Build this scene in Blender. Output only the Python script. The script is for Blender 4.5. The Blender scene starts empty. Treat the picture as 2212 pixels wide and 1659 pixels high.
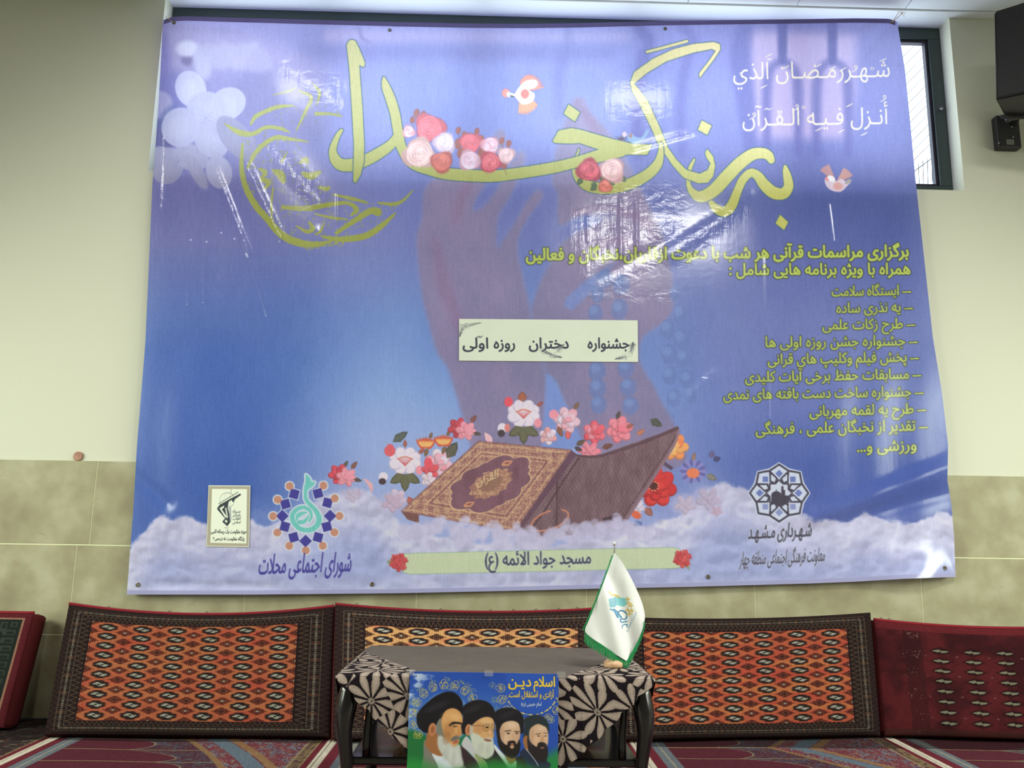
import bpy, bmesh, math, random
import numpy as np
from mathutils import Vector, Matrix

random.seed(7)
RNG = np.random.default_rng(7)
SC = bpy.context.scene
COL = SC.collection
PI = math.pi

# ------------------------------------------------------------------ camera
FW, FH = 2212.0, 1659.0
FPX = 1793.0
CX, CY = FW / 2, FH / 2
PITCH, YAW, ROLL = math.radians(10.476), math.radians(1.172), math.radians(0.8606)
DIST = 4.03
CAMZ = 0.836
CAM = np.array([0.0, -DIST, CAMZ])
_fw = np.array([math.sin(YAW) * math.cos(PITCH), math.cos(YAW) * math.cos(PITCH), math.sin(PITCH)])
_rt = np.array([math.cos(YAW), -math.sin(YAW), 0.0])
_up = np.cross(_rt, _fw)
C_RT = _rt * math.cos(ROLL) + _up * math.sin(ROLL)
C_UP = -_rt * math.sin(ROLL) + _up * math.cos(ROLL)
C_FW = _fw
cd = bpy.data.cameras.new('camera')
cd.sensor_width = 36.0
cd.lens = FPX / FW * 36.0
cd.clip_start = 0.05
cam = bpy.data.objects.new('camera', cd)
COL.objects.link(cam)
cam.matrix_world = Matrix(((C_RT[0], C_UP[0], -C_FW[0], CAM[0]),
                           (C_RT[1], C_UP[1], -C_FW[1], CAM[1]),
                           (C_RT[2], C_UP[2], -C_FW[2], CAM[2]),
                           (0, 0, 0, 1)))
SC.camera = cam

# ------------------------------------------------------------------ view, world, lights
SC.view_settings.view_transform = 'Standard'
SC.view_settings.look = 'None'
SC.view_settings.gamma = 1.0
SC.view_settings.exposure = -0.5
SC.view_settings.use_curve_mapping = False
SC.cycles.use_denoising = True
SC.cycles.max_bounces = 7
SC.cycles.diffuse_bounces = 4
SC.cycles.glossy_bounces = 3
SC.cycles.transparent_max_bounces = 8
SC.cycles.sample_clamp_indirect = 4.0
SC.cycles.caustics_reflective = False
SC.cycles.caustics_refractive = False

W = bpy.data.worlds.new('sky')
SC.world = W
W.use_nodes = True
W.node_tree.nodes['Background'].inputs[0].default_value = (0.86, 0.93, 1.0, 1)
W.node_tree.nodes['Background'].inputs[1].default_value = 6.0

CEIL = 3.66
ROOM_X0, ROOM_X1, ROOM_Y0 = -4.4, 4.8, -8.6

def area(name, loc, target, sx, sy, power, color):
    l = bpy.data.lights.new(name, 'AREA')
    l.shape = 'RECTANGLE'; l.size = sx; l.size_y = sy
    l.energy = power; l.color = color
    o = bpy.data.objects.new(name, l)
    COL.objects.link(o)
    o.location = loc
    d = Vector(target) - Vector(loc)
    o.rotation_euler = d.to_track_quat('-Z', 'Y').to_euler()
    return o

# fill lights added at the two unseen side walls, slanting down into the room
for i, (x, tx) in enumerate(((ROOM_X0 + 0.1, 0.2), (ROOM_X1 - 0.1, 0.2))):
    for y in (-1.7, -3.6):
        l = area('side_fill_light', (x, y, 1.75), (tx, y + 1.5, -0.4), 1.6, 1.3, 82, (0.94, 1.0, 0.87))
        l.data.spread = math.radians(108)

def ceiling_mirror(px, py):
    """where on the ceiling the flat banner reflects the camera's line of sight"""
    a = (px - CX) / FPX; b = -(py - CY) / FPX
    d = a * C_RT + b * C_UP + C_FW
    t = (-.05 - CAM[1]) / d[1]; P = CAM + d * t
    r = np.array([d[0], -d[1], d[2]]); t2 = (CEIL - .05 - P[2]) / r[2]
    return P + r * t2
# unseen area lights added where the banner mirrors them, for its gloss highlights
for px, py, sx, sy, L in ((1378, 215, .34, .24, 26), (1425, 495, .95, .75, 66), (622, 372, .24, .6, 62), (668, 190, .40, .24, 26)):
    c = ceiling_mirror(px, py)
    area('banner_highlight_light', tuple(c), (c[0], c[1], 0), sx, sy, L * PI * sx * sy, (1.0, 0.99, 0.95))

# ------------------------------------------------------------------ projection helpers
def ray(px, py):
    px = np.asarray(px, float); py = np.asarray(py, float)
    a = (px - CX) / FPX; b = -(py - CY) / FPX
    return a[..., None] * C_RT + b[..., None] * C_UP + C_FW

def on_y(px, py, y):
    """point on the vertical plane y that the pixel sees"""
    d = ray(px, py)
    t = (np.asarray(y, float) - CAM[1]) / d[..., 1]
    return CAM + d * t[..., None]

def on_z(px, py, z):
    d = ray(px, py)
    t = (np.asarray(z, float) - CAM[2]) / d[..., 2]
    return CAM + d * t[..., None]

def to_px(P):
    P = np.asarray(P, float) - CAM
    z = P @ C_FW
    return CX + FPX * (P @ C_RT) / z, CY - FPX * (P @ C_UP) / z

# ------------------------------------------------------------------ object helpers
def tag(o, label=None, cat=None, group=None, kind=None):
    if label: o['label'] = label
    if cat: o['category'] = cat
    if group: o['group'] = group
    if kind: o['kind'] = kind
    return o

def empty(name, loc, rz=0.0):
    o = bpy.data.objects.new(name, None)
    o.empty_display_size = 0.05
    COL.objects.link(o)
    o.location = loc
    o.rotation_euler = (0, 0, rz)
    return o

def link(name, me, mat, parent=None, world=True):
    """link a mesh (given in world space) as one object, child of parent"""
    if mat is not None:
        me.materials.append(mat)
    o = bpy.data.objects.new(name, me)
    COL.objects.link(o)
    if parent is not None:
        o.parent = parent
        if world:
            off = Vector((0, 0, 0)); p = parent
            while p is not None:
                off += Vector(p.location); p = p.parent
            me.transform(Matrix.Translation(-off))
    return o

def smooth(me):
    me.polygons.foreach_set('use_smooth', [True] * len(me.polygons))

def srgb2lin(c):
    c = np.clip(np.asarray(c, float), 0, 1)
    return np.where(c <= 0.04045, c / 12.92, ((c + 0.055) / 1.055) ** 2.4)

def L3(r, g, b):
    v = srgb2lin(np.array([r, g, b]) / 255.0)
    return (float(v[0]), float(v[1]), float(v[2]), 1.0)

def grid_mesh(name, P, rgb=None, flip=False, extra=None):
    """P: (m, n, 3) points -> quad mesh; rgb (m, n, 3) in sRGB 0..1 as colour attribute 'Col'"""
    m, n = P.shape[:2]
    me = bpy.data.meshes.new(name)
    me.vertices.add(m * n)
    me.vertices.foreach_set('co', P.reshape(-1).astype(np.float32))
    i = np.arange(m - 1)[:, None] * n + np.arange(n - 1)[None, :]
    q = np.stack([i, i + 1, i + n + 1, i + n], -1).reshape(-1, 4)
    if flip: q = q[:, ::-1]
    f = len(q)
    me.loops.add(f * 4)
    me.loops.foreach_set('vertex_index', q.reshape(-1).astype(np.int32))
    me.polygons.add(f)
    me.polygons.foreach_set('loop_start', (np.arange(f) * 4).astype(np.int32))
    me.polygons.foreach_set('loop_total', np.full(f, 4, np.int32))
    me.polygons.foreach_set('use_smooth', np.ones(f, bool))
    me.update(calc_edges=True)
    if rgb is not None:
        a = me.color_attributes.new('Col', 'FLOAT_COLOR', 'POINT')
        c = np.ones((m * n, 4), np.float32)
        c[:, :3] = srgb2lin(rgb).reshape(-1, 3)
        a.data.foreach_set('color', c.reshape(-1))
    for k, v in (extra or {}).items():
        a = me.attributes.new(k, 'FLOAT', 'POINT')
        a.data.foreach_set('value', v.reshape(-1).astype(np.float32))
    return me

def bm_mesh(name, bm, smooth_=False):
    bmesh.ops.recalc_face_normals(bm, faces=bm.faces)
    me = bpy.data.meshes.new(name)
    bm.to_mesh(me); bm.free()
    if smooth_: smooth(me)
    return me

def add_box(bm, x0, x1, y0, y1, z0, z1, bev=0.0, seg=2):
    v = [bm.verts.new(p) for p in ((x0, y0, z0), (x1, y0, z0), (x1, y1, z0), (x0, y1, z0),
                                   (x0, y0, z1), (x1, y0, z1), (x1, y1, z1), (x0, y1, z1))]
    fs = [bm.faces.new([v[i] for i in q]) for q in ((0, 3, 2, 1), (4, 5, 6, 7), (0, 1, 5, 4), (1, 2, 6, 5), (2, 3, 7, 6), (3, 0, 4, 7))]
    if bev > 0:
        es = list({e for f in fs for e in f.edges})
        bmesh.ops.bevel(bm, geom=es, offset=bev, segments=seg, affect='EDGES', profile=0.5)
    return v

def box_mesh(name, *a, **k):
    bm = bmesh.new(); add_box(bm, *a, **k)
    return bm_mesh(name, bm)

def tube(bm, pts, rad, n=10, cap=True):
    """swept round tube through pts; rad scalar or list"""
    pts = [Vector(p) for p in pts]
    rs = rad if hasattr(rad, '__len__') else [rad] * len(pts)
    rings = []
    ref = Vector((0, 0, 1))
    for i, p in enumerate(pts):
        d = (pts[min(i + 1, len(pts) - 1)] - pts[max(i - 1, 0)]).normalized()
        if abs(d.dot(ref)) > 0.95: ref = Vector((1, 0, 0))
        a = d.cross(ref).normalized(); b = d.cross(a)
        ref = -d.cross(a).cross(d).cross(d) if False else ref
        rings.append([bm.verts.new(p + (a * math.cos(2 * PI * k / n) + b * math.sin(2 * PI * k / n)) * rs[i]) for k in range(n)])
    for r0, r1 in zip(rings, rings[1:]):
        for k in range(n):
            bm.faces.new((r0[k], r0[(k + 1) % n], r1[(k + 1) % n], r1[k]))
    if cap:
        bm.faces.new(rings[0][::-1]); bm.faces.new(rings[-1])

def lathe(bm, prof, c, n=32, axis='z'):
    rings = []
    for r, h in prof:
        ring = []
        for k in range(n):
            a = 2 * PI * k / n
            if axis == 'z': p = (c[0] + r * math.cos(a), c[1] + r * math.sin(a), c[2] + h)
            else: p = (c[0] + r * math.cos(a), c[1] + h, c[2] + r * math.sin(a))
            ring.append(bm.verts.new(p))
        rings.append(ring)
    for r0, r1 in zip(rings, rings[1:]):
        for k in range(n):
            bm.faces.new((r0[k], r0[(k + 1) % n], r1[(k + 1) % n], r1[k]))
    bm.faces.new(rings[0][::-1]); bm.faces.new(rings[-1])

# ------------------------------------------------------------------ materials
def mat(name, color=(0.5, 0.5, 0.5, 1), rough=0.6, metal=0.0, spec=0.5):
    m = bpy.data.materials.new(name); m.use_nodes = True
    b = m.node_tree.nodes['Principled BSDF']
    b.inputs['Base Color'].default_value = color
    b.inputs['Roughness'].default_value = rough
    b.inputs['Metallic'].default_value = metal
    b.inputs['Specular IOR Level'].default_value = spec
    return m

def nd(m, t, **k):
    n = m.node_tree.nodes.new(t)
    for a, v in k.items(): setattr(n, a, v)
    return n

def lk(m, a, b): m.node_tree.links.new(a, b)

def noise_bump(m, scale, strength, dist=0.002, detail=4, vec_scale=None):
    b = m.node_tree.nodes['Principled BSDF']
    tc = nd(m, 'ShaderNodeNewGeometry')
    n = nd(m, 'ShaderNodeTexNoise'); n.inputs['Scale'].default_value = scale; n.inputs['Detail'].default_value = detail
    if vec_scale:
        mp = nd(m, 'ShaderNodeMapping'); mp.inputs['Scale'].default_value = vec_scale
        lk(m, tc.outputs['Position'], mp.inputs['Vector']); lk(m, mp.outputs[0], n.inputs['Vector'])
    else:
        lk(m, tc.outputs['Position'], n.inputs['Vector'])
    bp = nd(m, 'ShaderNodeBump'); bp.inputs['Strength'].default_value = strength; bp.inputs['Distance'].default_value = dist
    lk(m, n.outputs['Fac'], bp.inputs['Height']); lk(m, bp.outputs[0], b.inputs['Normal'])
    return n

def noise_color(m, scale, c0, c1, detail=5, lo=0.35, hi=0.65, vec_scale=None):
    b = m.node_tree.nodes['Principled BSDF']
    tc = nd(m, 'ShaderNodeNewGeometry')
    n = nd(m, 'ShaderNodeTexNoise'); n.inputs['Scale'].default_value = scale; n.inputs['Detail'].default_value = detail
    if vec_scale:
        mp = nd(m, 'ShaderNodeMapping'); mp.inputs['Scale'].default_value = vec_scale
        lk(m, tc.outputs['Position'], mp.inputs['Vector']); lk(m, mp.outputs[0], n.inputs['Vector'])
    else:
        lk(m, tc.outputs['Position'], n.inputs['Vector'])
    r = nd(m, 'ShaderNodeValToRGB')
    r.color_ramp.elements[0].position = lo; r.color_ramp.elements[0].color = c0
    r.color_ramp.elements[1].position = hi; r.color_ramp.elements[1].color = c1
    lk(m, n.outputs['Fac'], r.inputs[0]); lk(m, r.outputs[0], b.inputs['Base Color'])
    return r

def col_mat(name, rough=0.7, spec=0.3, bump=None):
    """material that reads the woven / printed colours stored on the mesh"""
    m = mat(name, rough=rough, spec=spec)
    a = nd(m, 'ShaderNodeVertexColor'); a.layer_name = 'Col'
    lk(m, a.outputs['Color'], m.node_tree.nodes['Principled BSDF'].inputs['Base Color'])
    if bump: noise_bump(m, *bump)
    return m

# ------------------------------------------------------------------ painting library (patterns of the fabrics and prints)
def vnoise(X, Y, seed=0):
    xi = np.floor(X).astype(np.int64); yi = np.floor(Y).astype(np.int64)
    fx = X - xi; fy = Y - yi
    def h(a, b):
        n = (a * 374761393 + b * 668265263 + seed * 974634777) & 0xFFFFFFFF
        n = ((n ^ (n >> 13)) * 1274126177) & 0xFFFFFFFF
        n = (n ^ (n >> 16)) & 0xFFFF
        return n / 65535.0
    ux = fx * fx * (3 - 2 * fx); uy = fy * fy * (3 - 2 * fy)
    return (h(xi, yi) * (1 - ux) + h(xi + 1, yi) * ux) * (1 - uy) + (h(xi, yi + 1) * (1 - ux) + h(xi + 1, yi + 1) * ux) * uy

def fbm(X, Y, oct=5, seed=0):
    r = 0; a = 0.5; t = 0
    for o in range(oct):
        r = r + a * vnoise(X * 2 ** o + 17 * o, Y * 2 ** o - 9 * o, seed + o); t += a; a *= 0.55
    return r / t

def sstep(e0, e1, x):
    t = np.clip((x - e0) / (e1 - e0), 0, 1)
    return t * t * (3 - 2 * t)

def C(r, g, b): return np.array([r, g, b], float) / 255.0

def spline(pts, step=2.0, closed=False):
    P = np.array(pts, float); n = len(P); out = []
    rng = range(n if closed else n - 1)
    for i in rng:
        if closed: p0, p1, p2, p3 = P[(i - 1) % n], P[i], P[(i + 1) % n], P[(i + 2) % n]
        else: p0, p1, p2, p3 = P[max(i - 1, 0)], P[i], P[i + 1], P[min(i + 2, n - 1)]
        k = max(2, int(np.hypot(*(p2 - p1)[:2]) / step))
        t = (np.arange(k) / k)[:, None]
        out.append(0.5 * ((2 * p1) + (-p0 + p2) * t + (2 * p0 - 5 * p1 + 4 * p2 - p3) * t ** 2 + (-p0 + 3 * p1 - 3 * p2 + p3) * t ** 3))
    if not closed: out.append(P[-1:])
    return np.concatenate(out)

class Cv:
    """a painted sheet in its own 2D coordinates (x right, y down), s samples per unit"""
    def __init__(self, x0, y0, x1, y1, s, base):
        self.x0, self.y0, self.s = x0, y0, s
        self.w = int(round((x1 - x0) * s)); self.h = int(round((y1 - y0) * s))
        self.img = np.ones((self.h, self.w, 3)) * np.asarray(base, float)
    def XY(self, sl=None):
        y, x = np.mgrid[0:self.h, 0:self.w] if sl is None else np.mgrid[sl[0], sl[1]]
        return self.x0 + (x + .5) / self.s, self.y0 + (y + .5) / self.s
    def box(self, xa, ya, xb, yb, pad=3):
        i0 = max(0, int((xa - self.x0) * self.s) - pad); i1 = min(self.w, int((xb - self.x0) * self.s) + pad + 1)
        j0 = max(0, int((ya - self.y0) * self.s) - pad); j1 = min(self.h, int((yb - self.y0) * self.s) + pad + 1)
        if i1 <= i0 or j1 <= j0: return None
        return (slice(j0, j1), slice(i0, i1))
    def _down(self, M, sl, ss):
        h = sl[0].stop - sl[0].start; w = sl[1].stop - sl[1].start
        return M.reshape(h, ss, w, ss).mean((1, 3))
    def m_edges(self, A, B, ss=3, pad=3, even=False):
        xa = min(A[:, 0].min(), B[:, 0].min()); xb = max(A[:, 0].max(), B[:, 0].max())
        ya = min(A[:, 1].min(), B[:, 1].min()); yb = max(A[:, 1].max(), B[:, 1].max())
        sl = self.box(xa, ya, xb, yb, pad)
        if sl is None: return None
        h = (sl[0].stop - sl[0].start) * ss; w = (sl[1].stop - sl[1].start) * ss
        D = np.zeros((h, w + 1), np.int32); k = self.s * ss
        ox = self.x0 + sl[1].start / self.s; oy = self.y0 + sl[0].start / self.s
        ax, ay, bx, by = (A[:, 0] - ox) * k - .5, (A[:, 1] - oy) * k - .5, (B[:, 0] - ox) * k - .5, (B[:, 1] - oy) * k - .5
        for x0, y0, x1, y1 in zip(ax, ay, bx, by):
            if y0 == y1: continue
            sg = 1
            if y0 > y1: x0, y0, x1, y1 = x1, y1, x0, y0; sg = -1
            r0 = max(0, math.ceil(y0)); r1 = min(h, math.ceil(y1))
            if r1 <= r0: continue
            r = np.arange(r0, r1)
            c = np.clip(np.ceil(x0 + (r - y0) * (x1 - x0) / (y1 - y0)).astype(int), 0, w)
            D[r, c] += sg
        S = np.cumsum(D, 1)[:, :w]
        M = (S % 2 != 0) if even else (S != 0)
        return sl, self._down(M.astype(np.float32), sl, ss)
    def m_poly(self, pts, smooth_=False, pad=3, ss=3):
        P = spline(pts, 2.0 / self.s, True) if smooth_ else np.array(pts, float)
        return self.m_edges(P[:, :2], np.roll(P[:, :2], -1, 0), ss, pad)
    def m_stroke(self, pts, grow=0.0, smooth_=True, ss=2, pad=3):
        """pts: (x, y, width)"""
        P = spline(pts, 1.0 / self.s, False) if smooth_ else np.array(pts, float)
        if not smooth_:
            Q = []
            for a, b in zip(P, P[1:]):
                k = max(1, int(np.hypot(*(b - a)[:2]) * self.s)); t = (np.arange(k) / k)[:, None]
                Q.append(a + (b - a) * t)
            P = np.concatenate(Q + [P[-1:]])
        R = np.maximum(P[:, 2] / 2 + grow, 0.3 / self.s)
        sl = self.box((P[:, 0] - R).min(), (P[:, 1] - R).min(), (P[:, 0] + R).max(), (P[:, 1] + R).max(), pad)
        if sl is None: return None
        h = (sl[0].stop - sl[0].start) * ss; w = (sl[1].stop - sl[1].start) * ss
        M = np.zeros((h, w), bool); k = self.s * ss
        ox = self.x0 + sl[1].start / self.s; oy = self.y0 + sl[0].start / self.s
        for x, y, r in zip((P[:, 0] - ox) * k, (P[:, 1] - oy) * k, R * k):
            i0 = max(0, int(x - r) - 1); i1 = min(w, int(x + r) + 2); j0 = max(0, int(y - r) - 1); j1 = min(h, int(y + r) + 2)
            if i1 <= i0 or j1 <= j0: continue
            yy = np.arange(j0, j1)[:, None] + .5 - y; xx = np.arange(i0, i1)[None] + .5 - x
            M[j0:j1, i0:i1] |= (yy * yy + xx * xx) <= r * r
        return sl, self._down(M.astype(np.float32), sl, ss)
    def m_ell(self, cx, cy, rx, ry, rot=0, soft=1.0):
        R = max(rx, ry) + soft
        sl = self.box(cx - R, cy - R, cx + R, cy + R)
        if sl is None: return None
        X, Y = self.XY(sl); c, s_ = math.cos(rot), math.sin(rot)
        u = (X - cx) * c + (Y - cy) * s_; v = -(X - cx) * s_ + (Y - cy) * c
        d = (np.sqrt((u / rx) ** 2 + (v / ry) ** 2) - 1) * min(rx, ry)
        return sl, 1 - sstep(-soft / 2, soft / 2, d)
    def put(self, m, color, alpha=1.0, tex=None):
        if m is None: return
        sl, k = m
        if callable(color):
            X, Y = self.XY(sl); color = color(X, Y)
        k = (k * alpha)[..., None]
        self.img[sl] = self.img[sl] * (1 - k) + np.asarray(color) * k
    def poly(self, pts, color, alpha=1.0, smooth_=False, soft=0):
        m = self.m_poly(pts, smooth_, pad=3 + int(2 * soft * self.s))
        if m is None: return
        if soft: m = (m[0], blur(m[1], soft * self.s))
        self.put(m, color, alpha)
    def stroke(self, pts, color, alpha=1.0, grow=0.0, smooth_=True, soft=0):
        m = self.m_stroke(pts, grow, smooth_, pad=3 + int(2 * soft * self.s))
        if m is None: return
        if soft: m = (m[0], blur(m[1], soft * self.s))
        self.put(m, color, alpha)
    def ell(self, cx, cy, rx, ry=None, color=None, rot=0, alpha=1.0, soft=1.0):
        self.put(self.m_ell(cx, cy, rx, ry or rx, rot, soft), color, alpha)
    def line(self, a, b, w, color, alpha=1.0):
        self.stroke([(a[0], a[1], w), (b[0], b[1], w)], color, alpha, smooth_=False)
    def gain(self, k, lift=0.0):
        lin = srgb2lin(self.img) * np.array(k) + lift
        lin = np.clip(lin, 0, 1)
        self.img = np.where(lin <= .0031308, lin * 12.92, 1.055 * lin ** (1 / 2.4) - .055)
        return self
    def sample(self, X, Y):
        u = np.clip((X - self.x0) * self.s - .5, 0, self.w - 1.001); v = np.clip((Y - self.y0) * self.s - .5, 0, self.h - 1.001)
        i = u.astype(int); j = v.astype(int); fu = (u - i)[..., None]; fv = (v - j)[..., None]; I = self.img
        return (I[j, i] * (1 - fu) + I[j, i + 1] * fu) * (1 - fv) + (I[j + 1, i] * (1 - fu) + I[j + 1, i + 1] * fu) * fv

def blur(a, r):
    """three box passes"""
    k = max(1, int(round(r)))
    for _ in range(3):
        for ax in (0, 1):
            p = [(0, 0)] * a.ndim; p[ax] = (k + 1, k)
            c = np.cumsum(np.pad(a, p, mode='constant'), ax)
            if ax == 0: a = (c[2 * k + 1:] - c[:-2 * k - 1]) / (2 * k + 1)
            else: a = (c[:, 2 * k + 1:] - c[:, :-2 * k - 1]) / (2 * k + 1)
    return a

# ---- Arabic script: joining forms, then glyph outlines of Blender's own built-in font
_iso = {'\u0627': (0xFE8D, 2), '\u0622': (0xFE81, 2), '\u0623': (0xFE83, 2), '\u0624': (0xFE85, 2), '\u0626': (0xFE89, 4), '\u0628': (0xFE8F, 4),
        '\u062A': (0xFE95, 4), '\u062B': (0xFE99, 4), '\u062C': (0xFE9D, 4), '\u062D': (0xFEA1, 4), '\u062E': (0xFEA5, 4), '\u062F': (0xFEA9, 2),
        '\u0630': (0xFEAB, 2), '\u0631': (0xFEAD, 2), '\u0632': (0xFEAF, 2), '\u0633': (0xFEB1, 4), '\u0634': (0xFEB5, 4), '\u0635': (0xFEB9, 4),
        '\u0636': (0xFEBD, 4), '\u0637': (0xFEC1, 4), '\u0638': (0xFEC5, 4), '\u0639': (0xFEC9, 4), '\u063A': (0xFECD, 4), '\u0641': (0xFED1, 4),
        '\u0642': (0xFED5, 4), '\u0643': (0xFED9, 4), '\u0644': (0xFEDD, 4), '\u0645': (0xFEE1, 4), '\u0646': (0xFEE5, 4), '\u0647': (0xFEE9, 4),
        '\u0648': (0xFEED, 2), '\u064A': (0xFEF1, 4), '\u067E': (0xFB56, 4), '\u0686': (0xFB7A, 4), '\u0698': (0xFB8A, 2), '\u06A9': (0xFB8E, 4),
        '\u06AF': (0xFB92, 4), '\u06CC': (0xFBFC, 4), '\u0640': (0x0640, 0), '\u0629': (0xFE93, 2)}

def shape(s):
    s = s.replace('\u0644\u0627', '\uE000')
    out = []
    jl = lambda ch: ch in _iso and (_iso[ch][1] == 4 or ch == '\u0640')     # joins the letter after it
    jr = lambda ch: ch in _iso or ch == '\uE000'                             # can be joined by the letter before it
    for i, ch in enumerate(s):
        prev = i > 0 and jl(s[i - 1]) and jr(ch)
        nxt = i + 1 < len(s) and jl(ch) and jr(s[i + 1])
        if ch == '\uE000': out.append(chr(0xFEFC if prev else 0xFEFB))
        elif ch in _iso and ch != '\u0640':
            b, n = _iso[ch]
            f = 0
            if n == 4: f = 3 if (prev and nxt) else 2 if nxt else 1 if prev else 0
            elif prev: f = 1
            out.append(chr(b + f) if f else ch)
        elif ch == '(': out.append(')')
        elif ch == ')': out.append('(')
        else: out.append(ch)
    return ''.join(reversed(out))

_tc = {}
def glyphs(s):
    """directed outline edges (A, B) of the shaped string, y up"""
    if s in _tc: return _tc[s]
    c = bpy.data.curves.new('t', 'FONT'); c.body = s; c.resolution_u = 3; c.fill_mode = 'FRONT'
    o = bpy.data.objects.new('t', c); COL.objects.link(o)
    bpy.context.view_layer.update()
    cu = o.to_curve(bpy.context.evaluated_depsgraph_get(), apply_modifiers=False)
    AA, BB = [], []
    for sp in cu.splines:
        bp = sp.bezier_points; n = len(bp); loop = []
        for k in range(n):
            p, q = bp[k], bp[(k + 1) % n]
            p0, p1, p2, p3 = (np.array(v[:2]) for v in (p.co, p.handle_right, q.handle_left, q.co))
            for t in (0, .25, .5, .75):
                loop.append(p0 * (1 - t) ** 3 + 3 * p1 * t * (1 - t) ** 2 + 3 * p2 * t * t * (1 - t) + p3 * t ** 3)
        if n < 2: continue
        L_ = np.array(loop); AA.append(L_); BB.append(np.roll(L_, -1, 0))
    o.to_curve_clear()
    bpy.data.objects.remove(o); bpy.data.curves.remove(c)
    A = np.concatenate(AA); B = np.concatenate(BB)
    _tc[s] = (A, B)
    return A, B

def dilate(M, r):
    out = M.copy(); R = int(math.ceil(r))
    for dy in range(-R, R + 1):
        for dx in range(-R, R + 1):
            d = math.hypot(dx, dy)
            if d > r + 0.5 or d == 0: continue
            k = min(1.0, r + 0.5 - d)
            S = np.zeros_like(M)
            ys = slice(max(0, dy), M.shape[0] + min(0, dy)); yd = slice(max(0, -dy), M.shape[0] + min(0, -dy))
            xs = slice(max(0, dx), M.shape[1] + min(0, dx)); xd = slice(max(0, -dx), M.shape[1] + min(0, -dx))
            S[yd, xd] = M[ys, xs] * k
            out = np.maximum(out, S)
    return out

def text(cv, s, left, right, em, color, bold=0.0, outline=None, shear=0.0, raw=False, layers=None):
    """write s between baseline points left and right; em = height of one em in sheet units"""
    A, B = glyphs(s if raw else shape(s))
    x0 = min(A[:, 0].min(), B[:, 0].min()); x1 = max(A[:, 0].max(), B[:, 0].max())
    lx, ly = left; rx, ry = right
    ux, uy = (rx - lx), (ry - ly)
    def T(P):
        t = (P[:, 0] - x0) / (x1 - x0)
        h = P[:, 1] * em
        return np.stack([lx + ux * t + shear * h, ly + uy * t - h], 1)
    pad = 4 + int((bold + (outline[1] if outline else 0)) * cv.s + 2)
    m = cv.m_edges(T(A), T(B), 3, pad)
    if m is None: return
    sl, k = m
    if bold: k = dilate(k, bold * cv.s)
    if outline:
        cv.put((sl, dilate(k, outline[1] * cv.s)), outline[0], outline[2] if len(outline) > 2 else 1.0)
    cv.put((sl, k), color)
# ------------------------------------------------------------------ the printed sheet of the banner
def edge_line(pts):
    P = np.array(pts, float)
    return P
# outline of the banner as it hangs (left / right edge by y, top / bottom edge by x)
B_LEFT = edge_line([(352, 44), (345, 180), (337, 300), (329, 400), (322, 560), (314, 740), (305, 850), (296, 960), (288, 1100), (281, 1190), (274, 1284)])
B_RIGHT = edge_line([(1938, 47), (1955, 150), (1966, 260), (1978, 391), (1990, 500), (2015, 728), (2035, 850), (2048, 960), (2046.5, 1038), (2055, 1088), (2061, 1160), (2064, 1246)])
B_TOP = edge_line([(352, 44), (372, 37), (400, 35.5), (550, 40), (700, 44), (850, 48), (1000, 51), (1130, 52), (1250, 50.5), (1400, 46.5), (1550, 44), (1750, 41.5), (1850, 40), (1920, 41), (1938, 47)])
B_BOT = edge_line([(274, 1284), (550, 1284), (860, 1281), (1100, 1276), (1300, 1271), (1500, 1267), (1750, 1260), (1850, 1256), (1950, 1250), (2064, 1246)])

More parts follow.
